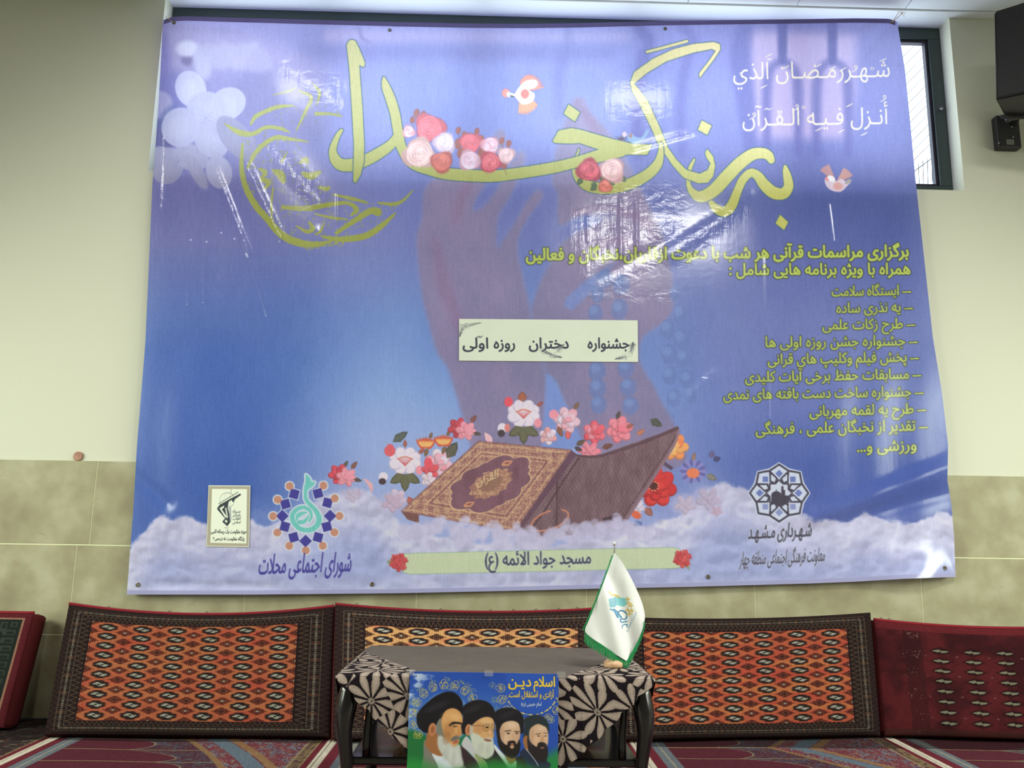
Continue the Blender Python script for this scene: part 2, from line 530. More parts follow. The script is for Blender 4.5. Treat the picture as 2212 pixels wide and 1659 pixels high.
def paint_banner():
    cv = Cv(262, 22, 2076, 1298, 1.0, C(90, 105, 165))
    X, Y = cv.XY()
    ramp = lambda v, xs, cs: np.stack([np.interp(v, xs, [c[k] for c in cs]) for k in range(3)], -1)
    left = ramp(Y, [30, 250, 420, 520, 640, 760, 1000, 1300],
                [C(112, 104, 178), C(108, 104, 172), C(104, 104, 170), C(112, 114, 176), C(88, 108, 176), C(64, 96, 172), C(58, 90, 168), C(66, 96, 172)])
    mid = ramp(Y, [30, 200, 380, 520, 700, 850, 1000, 1300],
               [C(110, 112, 190), C(106, 118, 196), C(104, 112, 182), C(110, 118, 184), C(104, 132, 196), C(116, 146, 206), C(136, 152, 208), C(160, 166, 212)])
    right = ramp(Y, [30, 200, 380, 430, 520, 700, 880, 1000, 1300],
                 [C(98, 94, 176), C(98, 100, 186), C(84, 92, 168), C(70, 84, 156), C(76, 90, 164), C(92, 106, 172), C(84, 100, 170), C(60, 82, 158), C(90, 100, 168)])
    wl = (1 - sstep(480, 900, X))[..., None]; wr = sstep(1250, 1750, X)[..., None]
    img = left * wl + right * wr + mid * (1 - wl - wr)
    n = fbm(X / 160, Y / 260, 4, 3)[..., None] - .5
    img = img + n * np.array([.10, .08, .05])
    # pale violet haze rising from the lower middle and on the right
    hz = np.exp(-((X - 1650) / 260) ** 2 - ((Y - 700) / 260) ** 2)[..., None]
    img = img * (1 - .35 * hz) + C(112, 112, 172) * .35 * hz
    hz = (np.exp(-((X - 830) / 170) ** 2 - ((Y - 960) / 150) ** 2))[..., None]
    img = img * (1 - .55 * hz) + C(150, 168, 216) * .55 * hz
    cv.img = img
    # arcade at the top, with window-bar shadows and backlight painted into the print
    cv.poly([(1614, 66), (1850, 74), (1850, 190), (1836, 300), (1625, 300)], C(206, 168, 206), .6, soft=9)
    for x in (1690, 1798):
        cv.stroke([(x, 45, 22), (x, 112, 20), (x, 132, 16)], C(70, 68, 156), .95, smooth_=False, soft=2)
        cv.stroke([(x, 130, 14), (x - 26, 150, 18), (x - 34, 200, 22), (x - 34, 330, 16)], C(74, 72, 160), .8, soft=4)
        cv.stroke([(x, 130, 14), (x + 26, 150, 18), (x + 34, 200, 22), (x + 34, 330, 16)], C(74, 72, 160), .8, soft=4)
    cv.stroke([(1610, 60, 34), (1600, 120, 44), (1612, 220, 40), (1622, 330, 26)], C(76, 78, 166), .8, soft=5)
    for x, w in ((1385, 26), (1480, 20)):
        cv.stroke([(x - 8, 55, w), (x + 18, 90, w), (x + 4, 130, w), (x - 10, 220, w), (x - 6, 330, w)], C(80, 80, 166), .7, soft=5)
    cv.poly([(640, 98), (1330, 98), (1330, 132), (640, 128)], C(90, 90, 164), .45, soft=8)  # shadow of the window frame, painted across the print
    cv.poly([(700, 62), (1360, 72), (1360, 88), (700, 92)], C(176, 150, 196), .5, soft=7)  # backlit strip above that shadow, painted in a paler tone
    cv.stroke([(1225, 60, 16), (1226, 95, 20), (1210, 150, 24), (1205, 250, 20)], C(88, 90, 168), .45, soft=6)  # shadow of a window mullion, painted into the print
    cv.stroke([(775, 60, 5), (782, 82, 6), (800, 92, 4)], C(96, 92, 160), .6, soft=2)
    # soft petals and the white blossoms of the left side
    pet = C(150, 150, 190)
    cv.poly([(352, 60), (520, 70), (640, 110), (700, 150), (690, 190), (560, 145), (430, 160), (360, 150)], C(150, 136, 186), .55, smooth_=True, soft=14)
    cv.poly([(560, 150), (640, 170), (700, 230), (690, 300), (540, 280), (500, 200)], C(104, 100, 154), .5, smooth_=True, soft=14)
    cv.ell(345, 130, 22, 70, C(96, 84, 176), 0, .8, 22)
    cv.ell(372, 215, 34, 60, C(86, 82, 168), 0, .8, 24)
    cv.ell(404, 130, 12, 12, C(92, 78, 140), 0, .8, 14)
    cv.ell(405, 105, 24, 17, C(176, 172, 206), 0, .95, 12)
    cv.ell(437, 138, 18, 34, C(158, 154, 196), -.2, .9, 12)
    cv.poly([(425, 105), (445, 95), (470, 98), (482, 88), (500, 96), (560, 92), (540, 120), (520, 150), (495, 146), (470, 150), (440, 128)], C(152, 146, 190), .85, smooth_=True, soft=4)
    cv.poly([(556, 100), (540, 120), (522, 150), (585, 152), (582, 118)], C(150, 144, 190), .6, smooth_=True, soft=4)
    cv.ell(342, 230, 30, 34, C(134, 130, 182), .5, .9, 8)
    cv.ell(348, 290, 40, 34, C(66, 66, 132), 0, .75, 10)
    cv.ell(362, 250, 14, 30, C(60, 74, 150), .7, .5, 10)
    cv.poly([(560, 290), (640, 330), (740, 420), (700, 500), (600, 500), (540, 420), (520, 340)], C(118, 116, 172), .6, smooth_=True, soft=16)
    for (x, y, rx, ry, r, c) in ((361, 358, 35, 40, .2, 140), (412, 340, 40, 28, .3, 143), (345, 330, 20, 14, 0, 138), (473, 372, 36, 28, 1.3, 150), (425, 370, 14, 44, -.5, 138),
                                 (492, 224, 40, 34, -.5, 158), (412, 192, 33, 40, -.35, 166), (447, 238, 44, 40, 0, 155), (455, 300, 34, 46, -.6, 150), (390, 275, 41, 43, .4, 153), (512, 300, 30, 60, -.7, 128)):
        cv.ell(x, y, rx, ry, C(c, c - 2, c + 38), r, .93, 3.5)
        cv.ell(x - 4, y + 4, rx * .6, ry * .6, C(c + 8, c + 7, c + 42), r, .5, 20)
    for a in range(9):
        cv.line((445, 255), (445 + 17 * math.cos(a * .7), 253 + 17 * math.sin(a * .7)), 1.2, C(120, 120, 170), .6)
        cv.line((385, 350), (385 + 18 * math.cos(a * .5 + 2), 350 + 16 * math.sin(a * .5 + 2)), 1.2, C(112, 114, 162), .6)
    # raised hands with a string of beads
    H1 = C(128, 112, 154); H2 = C(122, 112, 156); RIM = C(116, 136, 200)
    Lh = [(1040, 1000), (1010, 930), (983, 845), (967, 795), (944, 761), (927, 701), (912, 640), (902, 560), (900, 510), (912, 470), (914, 420), (930, 392), (960, 372), (985, 372), (1030, 340), (1062, 300), (1080, 278),
          (1093, 292), (1085, 330), (1062, 378), (1042, 408), (1026, 436), (1023, 456), (1046, 444), (1072, 412), (1104, 352), (1124, 326), (1134, 338), (1124, 378), (1098, 430), (1076, 470), (1073, 535),
          (1086, 520), (1112, 480), (1142, 430), (1160, 411), (1171, 414), (1170, 430), (1140, 472), (1122, 508), (1118, 545), (1130, 600), (1148, 676), (1160, 720), (1180, 805), (1174, 960), (1174, 1000)]
    Rh = [(1148, 678), (1156, 640), (1168, 606), (1190, 566), (1212, 528), (1250, 500), (1300, 478), (1258, 466), (1212, 488), (1204, 460), (1204, 420), (1192, 390), (1200, 330), (1216, 270), (1240, 214), (1262, 212),
          (1276, 240), (1302, 268), (1340, 320), (1370, 380), (1400, 440), (1430, 500), (1449, 580), (1456, 650), (1440, 690), (1392, 726), (1380, 760), (1384, 785), (1400, 815), (1420, 850), (1480, 1000), (1290, 1000), (1202, 828), (1181, 806), (1160, 730)]
    for P, c in ((Lh, H1), (Rh, H1)):
        m = cv.m_poly(P, True, 26)
        cv.put((m[0], np.clip(blur(m[1], 5) * 1.6, 0, 1)), RIM, .45)
        cv.put((m[0], blur(m[1], 3)), lambda X, Y: (C(134, 120, 158)[None, None] + (fbm(X / 60, Y / 90, 4, 11)[..., None] - .5) * np.array([.10, .05, .05])) * (1 - .05 * sstep(620, 760, Y)[..., None]), .86)
    # blue openings between fingers and below the thumb
    for P, a in (([(1218, 662), (1221, 646), (1265, 606), (1315, 574), (1338, 560), (1300, 598), (1275, 632), (1236, 671)], .8),
                 ([(1168, 990), (1182, 806), (1202, 830), (1262, 960)], .95),
                 ([(1194, 500), (1240, 470), (1290, 455), (1330, 452), (1330, 470), (1280, 478), (1230, 488)], .35)):
        cv.poly(P, C(112, 134, 200), a, soft=2)
    # pink folds of the palms
    for P in ([(1243, 225, 10), (1275, 262, 16), (1310, 320, 18), (1335, 380, 12)], [(1040, 350, 16), (1000, 420, 22), (985, 480, 14)], [(1240, 460, 12), (1300, 452, 16), (1380, 470, 14), (1420, 520, 8)],
              [(1250, 560, 10), (1330, 520, 14), (1400, 560, 12)], [(940, 520, 16), (960, 620, 30), (1000, 720, 24)]):
        cv.stroke(P, C(136, 104, 146), .5, soft=5)
    bead = C(98, 116, 176)
    for x, y, rx, ry in ((1308, 601, 17, 20), (1342, 614, 18, 23), (1291, 634, 15, 20), (1286, 676, 16, 20), (1338, 668, 18, 23), (1290, 712, 16, 21), (1340, 712, 17, 20), (1290, 801, 19, 22), (1352, 795, 18, 21), (1291, 838, 18, 21),
                         (1357, 836, 18, 20), (1293, 874, 17, 20), (1362, 876, 18, 20), (1459, 634, 12, 20), (1469, 678, 15, 24), (1442, 711, 17, 22), (1472, 731, 17, 22), (1445, 765, 17, 22), (1477, 773, 16, 21), (1446, 811, 16, 20),
                         (1484, 819, 17, 21), (1456, 860, 16, 20), (1490, 853, 14, 18)):
        cv.ell(x, y, rx, ry, bead, .1, .75, 3); cv.ell(x - 4, y - 6, rx * .55, ry * .45, C(116, 140, 198), .1, .6, 8)
    # sea of clouds along the bottom
    yt = np.interp(X, [262, 300, 330, 345, 380, 420, 450, 500, 540, 580, 640, 700, 740, 800, 860, 900, 980, 1100, 1200, 1300, 1400, 1480, 1520, 1560, 1600, 1650, 1720, 1780, 1830, 1860, 1900, 1940, 1980, 2010, 2030, 2080],
                   [1192, 1160, 1128, 1112, 1108, 1120, 1130, 1136, 1128, 1130, 1110, 1062, 1052, 1058, 1120, 1150, 1160, 1170, 1172, 1160, 1130, 1100, 1060, 1040, 1046, 1078, 1110, 1116, 1124, 1106, 1118, 1128, 1126, 1112, 1106, 1112])
    w = fbm(X / 34, Y / 30, 4, 21) - .5
    d = Y - yt + w * 34
    k = sstep(-3, 9, d)[..., None]
    bil_ = lambda a, b: 1 - np.abs(fbm(a / 62, b / 50, 3, 5) - .5) * 3.2 + (fbm(a / 16, b / 14, 3, 6) - .5) * .5
    shade = bil_(X, Y); s2 = bil_(X + 4, Y + 9)
    relief = np.clip((shade - s2) * 2.2, -1, 1)[..., None]
    fade = sstep(20, 150, d)[..., None]
    cl = C(184, 182, 216) * (1 - fade) + C(152, 160, 208) * fade + relief * .05 * (1 - .45 * fade) - .035 * (1 - sstep(.35, .8, shade))[..., None]
    cl = cl + sstep(1225, 1290, Y)[..., None] * (C(182, 184, 222) - C(152, 160, 208))
    for (x, y, rx, ry) in ((860, 1150, 120, 60), (600, 1180, 160, 60), (1420, 1140, 120, 60)):
        cl = cl + np.exp(-((X - x) / rx) ** 2 - ((Y - y) / ry) ** 2)[..., None] * .03
    hazy = (sstep(470, 560, X) * (1 - sstep(1500, 1600, X)))[..., None]
    k2 = sstep(-70, 40, Y - yt + w * 60)[..., None] * hazy * .5
    cv.img = cv.img * (1 - k2) + C(160, 166, 214) * k2
    cv.img = cv.img * (1 - k) + cl * k

    # ---------------- flowers
    def petals(x, y, r, n, c0, c1, ph=0.0, ex=1.0, wob=.12, seed=1):
        rr = random.Random(seed)
        for ring, (rad, pr) in enumerate(((.62, .5), (.36, .42), (.12, .3))):
            for q in range(n - ring):
                a = ph + ring * .5 + 2 * PI * q / (n - ring)
                px, py = x + math.cos(a) * r * rad, y + math.sin(a) * r * rad * ex
                t = rr.uniform(0, 1)
                cc = c0 * (1 - t) + c1 * t
                cv.ell(px, py, r * pr, r * pr * .8 * ex, cc * .82, a, 1, 1.2)
                cv.ell(px + r * .05, py - r * .05, r * pr * .85, r * pr * .66 * ex, cc, a, 1, 1.6)
    def leaf(x, y, l, a, c=None, w=.42):
        c = C(92, 84, 74) if c is None else c
        dx, dy = math.cos(a), math.sin(a); nx, ny = -dy, dx
        P = [(x, y), (x + dx * l * .35 + nx * l * w * .6, y + dy * l * .35 + ny * l * w * .6), (x + dx * l * .75 + nx * l * w * .4, y + dy * l * .75 + ny * l * w * .4), (x + dx * l, y + dy * l),
             (x + dx * l * .75 - nx * l * w * .4, y + dy * l * .75 - ny * l * w * .4), (x + dx * l * .35 - nx * l * w * .6, y + dy * l * .35 - ny * l * w * .6)]
        cv.poly(P, c * .8); cv.poly([((px - x) * .85 + x + dx, (py - y) * .85 + y + dy) for px, py in P], c)
        cv.line((x, y), (x + dx * l * .9, y + dy * l * .9), .9, c * 1.3)
    def rose(x, y, r, c0, c1, seed):
        rr = random.Random(seed)
        P = []
        for q in range(14):
            a = 2 * PI * q / 14; k = r * (1 + .13 * math.sin(3 * a + seed) + rr.uniform(-.08, .08))
            P.append((x + math.cos(a) * k, y + math.sin(a) * k * .95))
        cv.poly(P, c1 * .9, smooth_=True, soft=.6)
        for q in range(34):
            t = q / 34.0; k = r * (1 - t) * .9; a = q * 2.4 + seed
            cx_, cy_ = x + math.cos(a) * k * .62, y + math.sin(a) * k * .62
            m = rr.uniform(0, 1)
            w_ = max(2.5, k * .62)
            cv.ell(cx_, cy_, w_, w_ * .55, (c0 * m + c1 * (1 - m)), a + PI / 2, .75, 1.5)
            if q % 2: cv.stroke([(cx_ + math.cos(a + 1.2) * w_ * .8, cy_ + math.sin(a + 1.2) * w_ * .8, .8), (cx_ + math.cos(a) * w_ * .55, cy_ + math.sin(a) * w_ * .55, 1.5), (cx_ + math.cos(a - 1.2) * w_ * .8, cy_ + math.sin(a - 1.2) * w_ * .8, .8)], c1 * .72 if q % 4 == 1 else np.clip(c0 * 1.12, 0, 1), .7)
    RED, PNK, WHT, CRM = C(214, 76, 96), C(222, 138, 158), C(214, 202, 224), C(224, 192, 190)
    DR, ORG, YEL, BRN, GRN = C(158, 38, 54), C(206, 96, 70), C(222, 170, 110), C(134, 86, 78), C(86, 96, 84)
    def wflower(x, y, r, seed):        # white open blossom with a red fringe
        rr = random.Random(seed)
        for a in (-2.7, -2.0, -1.1, -.4, .3, 1.1, 2.0, 2.8):
            cv.ell(x + math.cos(a) * r * .62, y + math.sin(a) * r * .5, r * .4, r * .36, C(176, 166, 200), a, 1, 1.5)
            cv.ell(x + math.cos(a) * r * .6, y + math.sin(a) * r * .48 - 1, r * .36, r * .32, WHT, a, 1, 1.5)
        cv.ell(x, y, r * .5, r * .4, WHT, 0, 1, 2)
        for q in range(9):
            a = PI * (.08 + .84 * q / 8)
            cv.line((x, y + r * .28), (x - math.cos(a) * r * .46, y - r * .12 - math.sin(a) * r * .1), 1.3, C(190, 80, 84))
        cv.stroke([(x - r * .46, y - r * .12, 2), (x, y - r * .26, 2.5), (x + r * .46, y - r * .12, 2)], C(198, 110, 80))
        for a in (-.6, PI + .6, -PI / 2):
            leaf(x + math.cos(a) * r * .95, y + math.sin(a) * r * .8, r * .5, a, C(150, 84, 76))
        cv.ell(x - r * .9, y - r * .72, r * .26, r * .3, RED, 0, 1, 1.5); cv.ell(x + r * .86, y + r * .55, r * .22, r * .28, PNK, 0, 1, 1.5)
        for s_ in (-1, 0, 1): leaf(x, y + r * .8, r * 1.05, PI / 2 - s_ * 1.05, C(100, 98, 78), .5)
    def peony(x, y, r, seed, c0=PNK, c1=RED):
        petals(x - r * .35, y - r * .1, r * .8, 6, c1, c1 * .85, seed, .9, seed=seed)
        petals(x + r * .25, y + r * .15, r * .78, 6, c0, np.clip(c0 * 1.1, 0, 1), seed + .4, .85, seed=seed + 1)
        leaf(x + r * .6, y - r * .5, r * .8, -.9, C(126, 78, 74)); leaf(x + r * .8, y + r * .3, r * .7, .2, C(84, 72, 72))
    leaf(742, 1010, 18, -1); peony(742, 1027, 27, 3)
    cv.stroke([(786, 1034, 2), (800, 1048, 10), (803, 1062, 3)], C(200, 160, 180), 1.2)
    wflower(875, 996, 36, 4); leaf(848, 955, 40, -.6, C(86, 92, 88), .4); cv.ell(842, 974, 12, 12, C(206, 84, 96))
    cv.ell(828, 1030, 10, 10, WHT, 0, 1, 2); cv.ell(826, 1040, 8, 7, C(70, 52, 62), 0, 1, 2)
    petals(948, 1000, 28, 6, WHT, PNK, .3, seed=9); petals(930, 1016, 18, 5, C(206, 96, 104), RED, .8, seed=10); cv.ell(925, 1000, 9, 11, RED)
    petals(925, 1036, 15, 5, WHT, C(214, 190, 206), 0, seed=12)
    leaf(882, 1072, 26, 1.2, C(168, 90, 84), .5); petals(856, 1078, 20, 6, WHT, C(206, 130, 140), .2, seed=13)
    for x, y, a in ((920, 956, -.2), (958, 951, .1)):
        for q in range(7): cv.ell(x + (q - 3) * 4.6, y + abs(q - 3) * 1.2, 3.6, 12, C(196, 78, 52), (q - 3) * .18, 1, 1.5)
        for q in range(7): cv.ell(x + (q - 3) * 3.9, y + 3, 2.3, 7, C(226, 168, 104), (q - 3) * .2, 1, 1.2)
        leaf(x + 4, y + 12, 20, 1.9, C(120, 90, 66)); leaf(x + 8, y - 8, 16, -1.2, C(120, 90, 76))
    leaf(965, 990, 42, -1.0, C(92, 88, 80), .5)
    peony(1000, 927, 27, 5)
    cv.stroke([(1048, 936, 3), (1056, 948, 14), (1060, 962, 4)], C(206, 166, 184), 1.2)
    wflower(1131, 894, 36, 6); leaf(1128, 868, 22, -PI / 2, C(156, 90, 70), .8)
    cv.ell(1085, 925, 10, 11, WHT, 0, 1, 2); cv.ell(1083, 936, 8, 8, C(70, 56, 66), 0, 1, 2); cv.ell(1096, 924, 6, 9, C(206, 120, 120))
    petals(1184, 942, 18, 6, WHT, C(214, 150, 160), .4, seed=15)
    petals(1224, 908, 27, 6, WHT, PNK, .2, seed=16); cv.ell(1196, 895, 10, 10, PNK); leaf(1205, 920, 26, 1.2, C(130, 84, 72)); leaf(1240, 885, 20, -1, C(120, 90, 76)); leaf(1226, 930, 20, 1.5, C(206, 92, 92), .6)
    petals(1284, 934, 23, 6, PNK, RED, .5, seed=17); petals(1338, 928, 27, 6, PNK, C(226, 110, 130), .8, seed=18); leaf(1332, 906, 20, -1.2, C(84, 74, 74)); leaf(1352, 925, 20, -.5, C(150, 90, 86))
    petals(1272, 974, 24, 6, PNK, C(226, 120, 140), .1, .7, seed=19); leaf(1244, 962, 24, -.5, C(96, 78, 70)); leaf(1300, 968, 26, -.3, C(110, 70, 66)); leaf(1240, 966, 20, .4, C(78, 62, 72))
    leaf(1404, 906, 30, .5, C(80, 82, 74), .5); leaf(1375, 940, 22, -.6, C(176, 110, 90))
    petals(1458, 966, 27, 6, C(222, 90, 70), C(226, 160, 96), 0, seed=20); cv.ell(1452, 966, 12, 18, YEL, .4, 1, 4)
    for q in range(18):
        a = 2 * PI * q / 18
        cv.ell(1497 + math.cos(a) * 21, 1018 + math.sin(a) * 19, 8, 3.4, C(98, 92, 158) if q % 2 else C(130, 124, 188), a, 1, 1.5)
    cv.ell(1497, 1022, 14, 11, C(214, 116, 84), 0, 1, 1.5); leaf(1497, 996, 20, -1.4, C(140, 110, 100)); leaf(1525, 1026, 26, .4, C(122, 118, 116), .5)
    leaf(1536, 990, 18, -1.4, C(96, 88, 130), .6); leaf(1540, 994, 18, -.3, C(70, 68, 110), .6)
    petals(1418, 1052, 40, 7, C(206, 56, 60), C(190, 44, 52), .2, seed=22)
    cv.ell(1412, 1050, 9, 8, C(70, 40, 40), 0, .9, 4)
    for q in range(10): cv.ell(1412 + 11 * math.cos(q * .63), 1050 + 10 * math.sin(q * .63), 1.3, 1.3, C(230, 190, 140))
    petals(1378, 1096, 16, 5, WHT, C(190, 180, 210), .2, seed=23); leaf(1394, 1096, 24, .9, C(150, 96, 90), .6); cv.ell(1374, 1112, 12, 8, ORG, .5, 1, 2)
    leaf(1374, 1124, 24, 1.1, C(96, 116, 176), .6)
    # ---------------- wooden book box and its slatted lid
    LID = [(1247, 983), (1292, 984), (1461, 924), (1467, 938), (1452, 968), (1351, 1124), (1340, 1142), (1172, 1164), (1119, 1147)]
    cv.poly([(1428, 1000), (1434, 996), (1455, 1010), (1450, 1016)], C(84, 66, 92))
    cv.poly(LID, lambda X, Y: C(120, 92, 104)[None, None] * (.82 + .3 * (np.sin((X * .42 + Y * .9) * 1.5) > 0)[..., None] * (.6 + .4 * (np.sin((X * .9 - Y * .42) * .9) > -.2)[..., None])) + (fbm(X / 12, Y / 30, 3, 8)[..., None] - .5) * .12)
    cv.stroke([(1247, 984, 5), (1295, 985, 6), (1390, 955, 7), (1463, 925, 8)], C(92, 66, 78))
    cv.stroke([(1466, 930, 5), (1452, 968, 6), (1400, 1050, 6), (1352, 1124, 7)], C(132, 104, 122))
    cv.stroke([(1460, 940, 2), (1440, 975, 2), (1345, 1118, 2)], C(80, 54, 66))
    cv.stroke([(1250, 990, 4), (1210, 1050, 4), (1172, 1110, 4), (1140, 1152, 4)], C(84, 58, 70))
    cv.stroke([(1203, 1020, 4), (1203, 1146, 3)], C(74, 50, 60), .8)
    Q = [(1033.6, 953), (1234, 972), (1111, 1149), (866, 1104)]
    cv.poly([(1234, 972), (1247, 982), (1120, 1152), (1111, 1149)], C(98, 68, 88))
    cv.poly([(866, 1104), (880, 1122), (905, 1130), (905, 1110)], C(116, 76, 74))
    def bil(u, v):
        q = [np.array(p) for p in Q]
        return tuple((q[0] * (1 - u) + q[1] * u) * (1 - v) + (q[3] * (1 - u) + q[2] * u) * v)
    def orn(X, Y):
        n1 = np.sin(X * .55 + 3 * np.sin(Y * .31)) * np.sin(Y * .62 + 3 * np.sin(X * .27))
        n2 = fbm(X / 5, Y / 4, 2, 31)
        k = ((n1 + (n2 - .5) * 1.6) > .05)[..., None]
        return np.where(k, C(188, 150, 126), C(130, 82, 88))
    cv.poly(Q, orn)
    cv.poly(Q, C(170, 128, 118), .3)
    for i0, wd, cc in ((.0, 2, C(122, 84, 92)), (.035, 1.5, C(206, 168, 130)), (.13, 1.6, C(206, 168, 130)), (.155, 1.6, C(116, 72, 88)), (.175, 1.2, C(200, 160, 130))):
        pts = [bil(i0, i0), bil(1 - i0, i0), bil(1 - i0, 1 - i0), bil(i0, 1 - i0), bil(i0, i0)]
        for a, b in zip(pts, pts[1:]): cv.line(a, b, wd, cc)
    fld = []
    for q in range(72):
        a = 2 * PI * q / 72
        c_, s_ = math.cos(a), math.sin(a)
        rr = .30 + .035 * abs(math.sin(a * 6)) + (.04 if abs(s_) > .8 else 0)
        r_ = rr / max(abs(c_) ** 3 + abs(s_) ** 3, 1e-6) ** (1 / 3) * (.9 if abs(abs(a % (PI / 2)) - PI / 4) < .25 else 1.0)
        fld.append(bil(.5 + r_ * c_, .5 + r_ * s_))
    cv.poly(fld, C(200, 164, 134)); cx_, cy_ = bil(.5, .5)
    cv.poly([((x - cx_) * .965 + cx_, (y - cy_) * .965 + cy_) for x, y in fld], lambda X, Y: C(118, 80, 98)[None, None] + (fbm(X / 18, Y / 60, 3, 2)[..., None] - .5) * .1)
    med = []
    for q in range(60):
        a = 2 * PI * q / 60; r_ = .175 + .014 * math.sin(12 * a)
        med.append(bil(.5 + r_ * math.cos(a) * .9, .5 + r_ * math.sin(a) * 1.12))
    cv.poly(med, orn); cv.poly(med, C(176, 132, 104), .35)
    cv.poly([((x - cx_) * .55 + cx_, (y - cy_) * .55 + cy_) for x, y in med], C(140, 102, 90)); 
    text(cv, 'القرآن', (1030, 1049), (1076, 1031), 26, C(214, 190, 148), bold=.4)
    for u in (.26, .74):
        p = bil(.5 + (u - .5) * .9, u)
    for (x, y) in ((1095, 1000), (1013, 1089)):
        cv.poly([(x - 12, y + 3), (x - 4, y - 5), (x + 13, y - 5), (x + 9, y + 1), (x + 4, y + 6), (x - 10, y + 7)], C(196, 140, 110))
        cv.poly([(x - 7, y + 2), (x - 2, y - 2), (x + 8, y - 2), (x + 2, y + 3)], C(140, 80, 84))
    rr = [(1188 + 42 * math.cos(a) * math.cos(.35) - 19 * math.sin(a) * -math.sin(.35), 1124 - 42 * math.cos(a) * math.sin(.35) + 19 * math.sin(a) * math.cos(.35), 4.0) for a in np.linspace(-.7, 4.9, 40)]
    cv.stroke(rr, C(176, 110, 92)); cv.stroke([(x - .8, y - .8, 1.2) for x, y, w_ in rr], C(206, 150, 130))
    cv.poly([(1300, 1120), (1328, 1112), (1344, 1124), (1340, 1132), (1306, 1134)], C(72, 50, 64))
    # near cloud bank over the foot of the book
    for sd, (x, y, rx, ry) in enumerate(((930, 1150, 50, 24), (985, 1144, 46, 26), (1030, 1150, 44, 22), (1085, 1162, 44, 18), (1120, 1158, 40, 20), (1150, 1168, 36, 16), (1200, 1160, 44, 14), (1255, 1150, 46, 18), (1300, 1140, 40, 18), (1345, 1138, 40, 18), (1380, 1150, 40, 16), (890, 1146, 26, 14))):
        rs = random.Random(sd)
        for q in range(14):
            a = rs.uniform(0, 2 * PI); k_ = rs.uniform(.2, 1.2)
            cv.ell(x + math.cos(a) * rx * k_, y + math.sin(a) * ry * k_, rs.uniform(9, 17), rs.uniform(7, 12), C(186, 180, 214) + rs.uniform(-.05, .03), rs.uniform(0, 3), .62, 5)
    # second veil of drifting petals inside the cloud
    for x, y, r, c in ((848, 1086, 22, C(206, 160, 180)), (1480, 1090, 22, C(196, 170, 190)), (1530, 1078, 26, C(176, 156, 180)), (1548, 1104, 12, C(196, 150, 164)), (770, 1066, 10, C(200, 130, 150)), (762, 1070, 16, C(200, 180, 200))):
        petals(x, y, r, 5, c, c * .93, .3, .8, seed=int(x))
        cv.ell(x, y, r * 1.4, r * 1.1, C(176, 170, 208), 0, .55, 12)

    # ---------------- crescent of olive lettering
    OL = C(150, 156, 66)
    cres = spline([(735, 246), (672, 214), (600, 232), (545, 268), (526, 340), (530, 430), (580, 492), (650, 535), (720, 530), (800, 505), (850, 465), (893, 412), (830, 440), (740, 420), (690, 390), (655, 330), (650, 290), (690, 262)], 3, True)
    m = cv.m_poly(cres)
    sl, k = m; XX, YY = cv.XY(sl)
    rs = np.random.default_rng(5)
    ys, xs = np.nonzero(k > .5)
    for q in rs.integers(0, len(ys), 420):
        x, y = XX[ys[q], xs[q]], YY[ys[q], xs[q]]
        if y < 300 and rs.random() < .6: continue
        if rs.random() < .5: cv.ell(x, y, rs.uniform(.8, 2.0), rs.uniform(.8, 2.0), OL, 0, .8, 1)
        else:
            a = rs.uniform(0, 6.28); r_ = rs.uniform(3, 6); b0 = rs.uniform(0, 6.28)
            cv.stroke([(x + r_ * math.cos(b0 + t), y + r_ * math.sin(b0 + t), w_) for t, w_ in ((0, .6), (.9, 1.5), (1.8, 1.3), (2.6, .5))], OL, .75)
    for S_ in ([(486, 268, 3), (517, 286, 12), (546, 289, 10), (575, 275, 8), (607, 278, 8), (625, 286, 3)],
               [(665, 306, 3), (625, 300, 8), (597, 297, 10), (571, 311, 10), (550, 333, 9), (535, 362, 6)],
               [(524, 311, 5), (522, 362, 10), (531, 405, 12), (553, 445, 14), (575, 470, 14), (607, 506, 16), (644, 524, 16), (680, 528, 12), (716, 521, 4)],
               [(694, 510, 4), (734, 517, 12), (788, 510, 14), (824, 488, 12), (853, 461, 4)], [(727, 503, 8), (770, 474, 12), (800, 456, 14), (816, 458, 18)],
               [(611, 448, 8), (662, 450, 12), (716, 441, 10), (752, 439, 8), (770, 452, 11), (760, 464, 6)], [(720, 420, 4), (763, 430, 8), (795, 438, 3)],
               [(817, 438, 4), (850, 441, 8), (872, 432, 6), (893, 410, 2)], [(542, 268, 5), (552, 252, 9), (575, 240, 9), (600, 231, 9), (633, 228, 4)],
               [(647, 197, 4), (672, 210, 8), (660, 240, 7), (640, 282, 3)], [(683, 246, 8), (712, 246, 6), (738, 251, 4)], [(676, 180, 2), (690, 200, 7), (684, 226, 3)],
               [(590, 205, 2), (620, 198, 4), (640, 190, 2)], [(590, 368, 6), (606, 378, 18), (612, 392, 10)], [(560, 365, 5), (572, 372, 11), (566, 384, 5)], [(566, 388, 10), (580, 394, 12), (572, 408, 4)],
               [(650, 350, 6), (660, 345, 12), (664, 352, 6)], [(655, 375, 8), (672, 380, 16), (690, 372, 8)], [(590, 405, 3), (586, 440, 5), (588, 480, 3)], [(640, 488, 3), (662, 500, 8), (676, 494, 10), (668, 480, 5)],
               [(700, 480, 3), (692, 500, 6), (680, 506, 3)], [(690, 405, 6), (705, 408, 10), (712, 404, 4)], [(620, 330, 3), (608, 350, 5)], [(680, 462, 3), (716, 470, 6), (750, 474, 3)]):
        cv.stroke(S_, OL, .95)
    text(cv, 'رمضان', (660, 536), (742, 528), 20, OL, bold=.4)

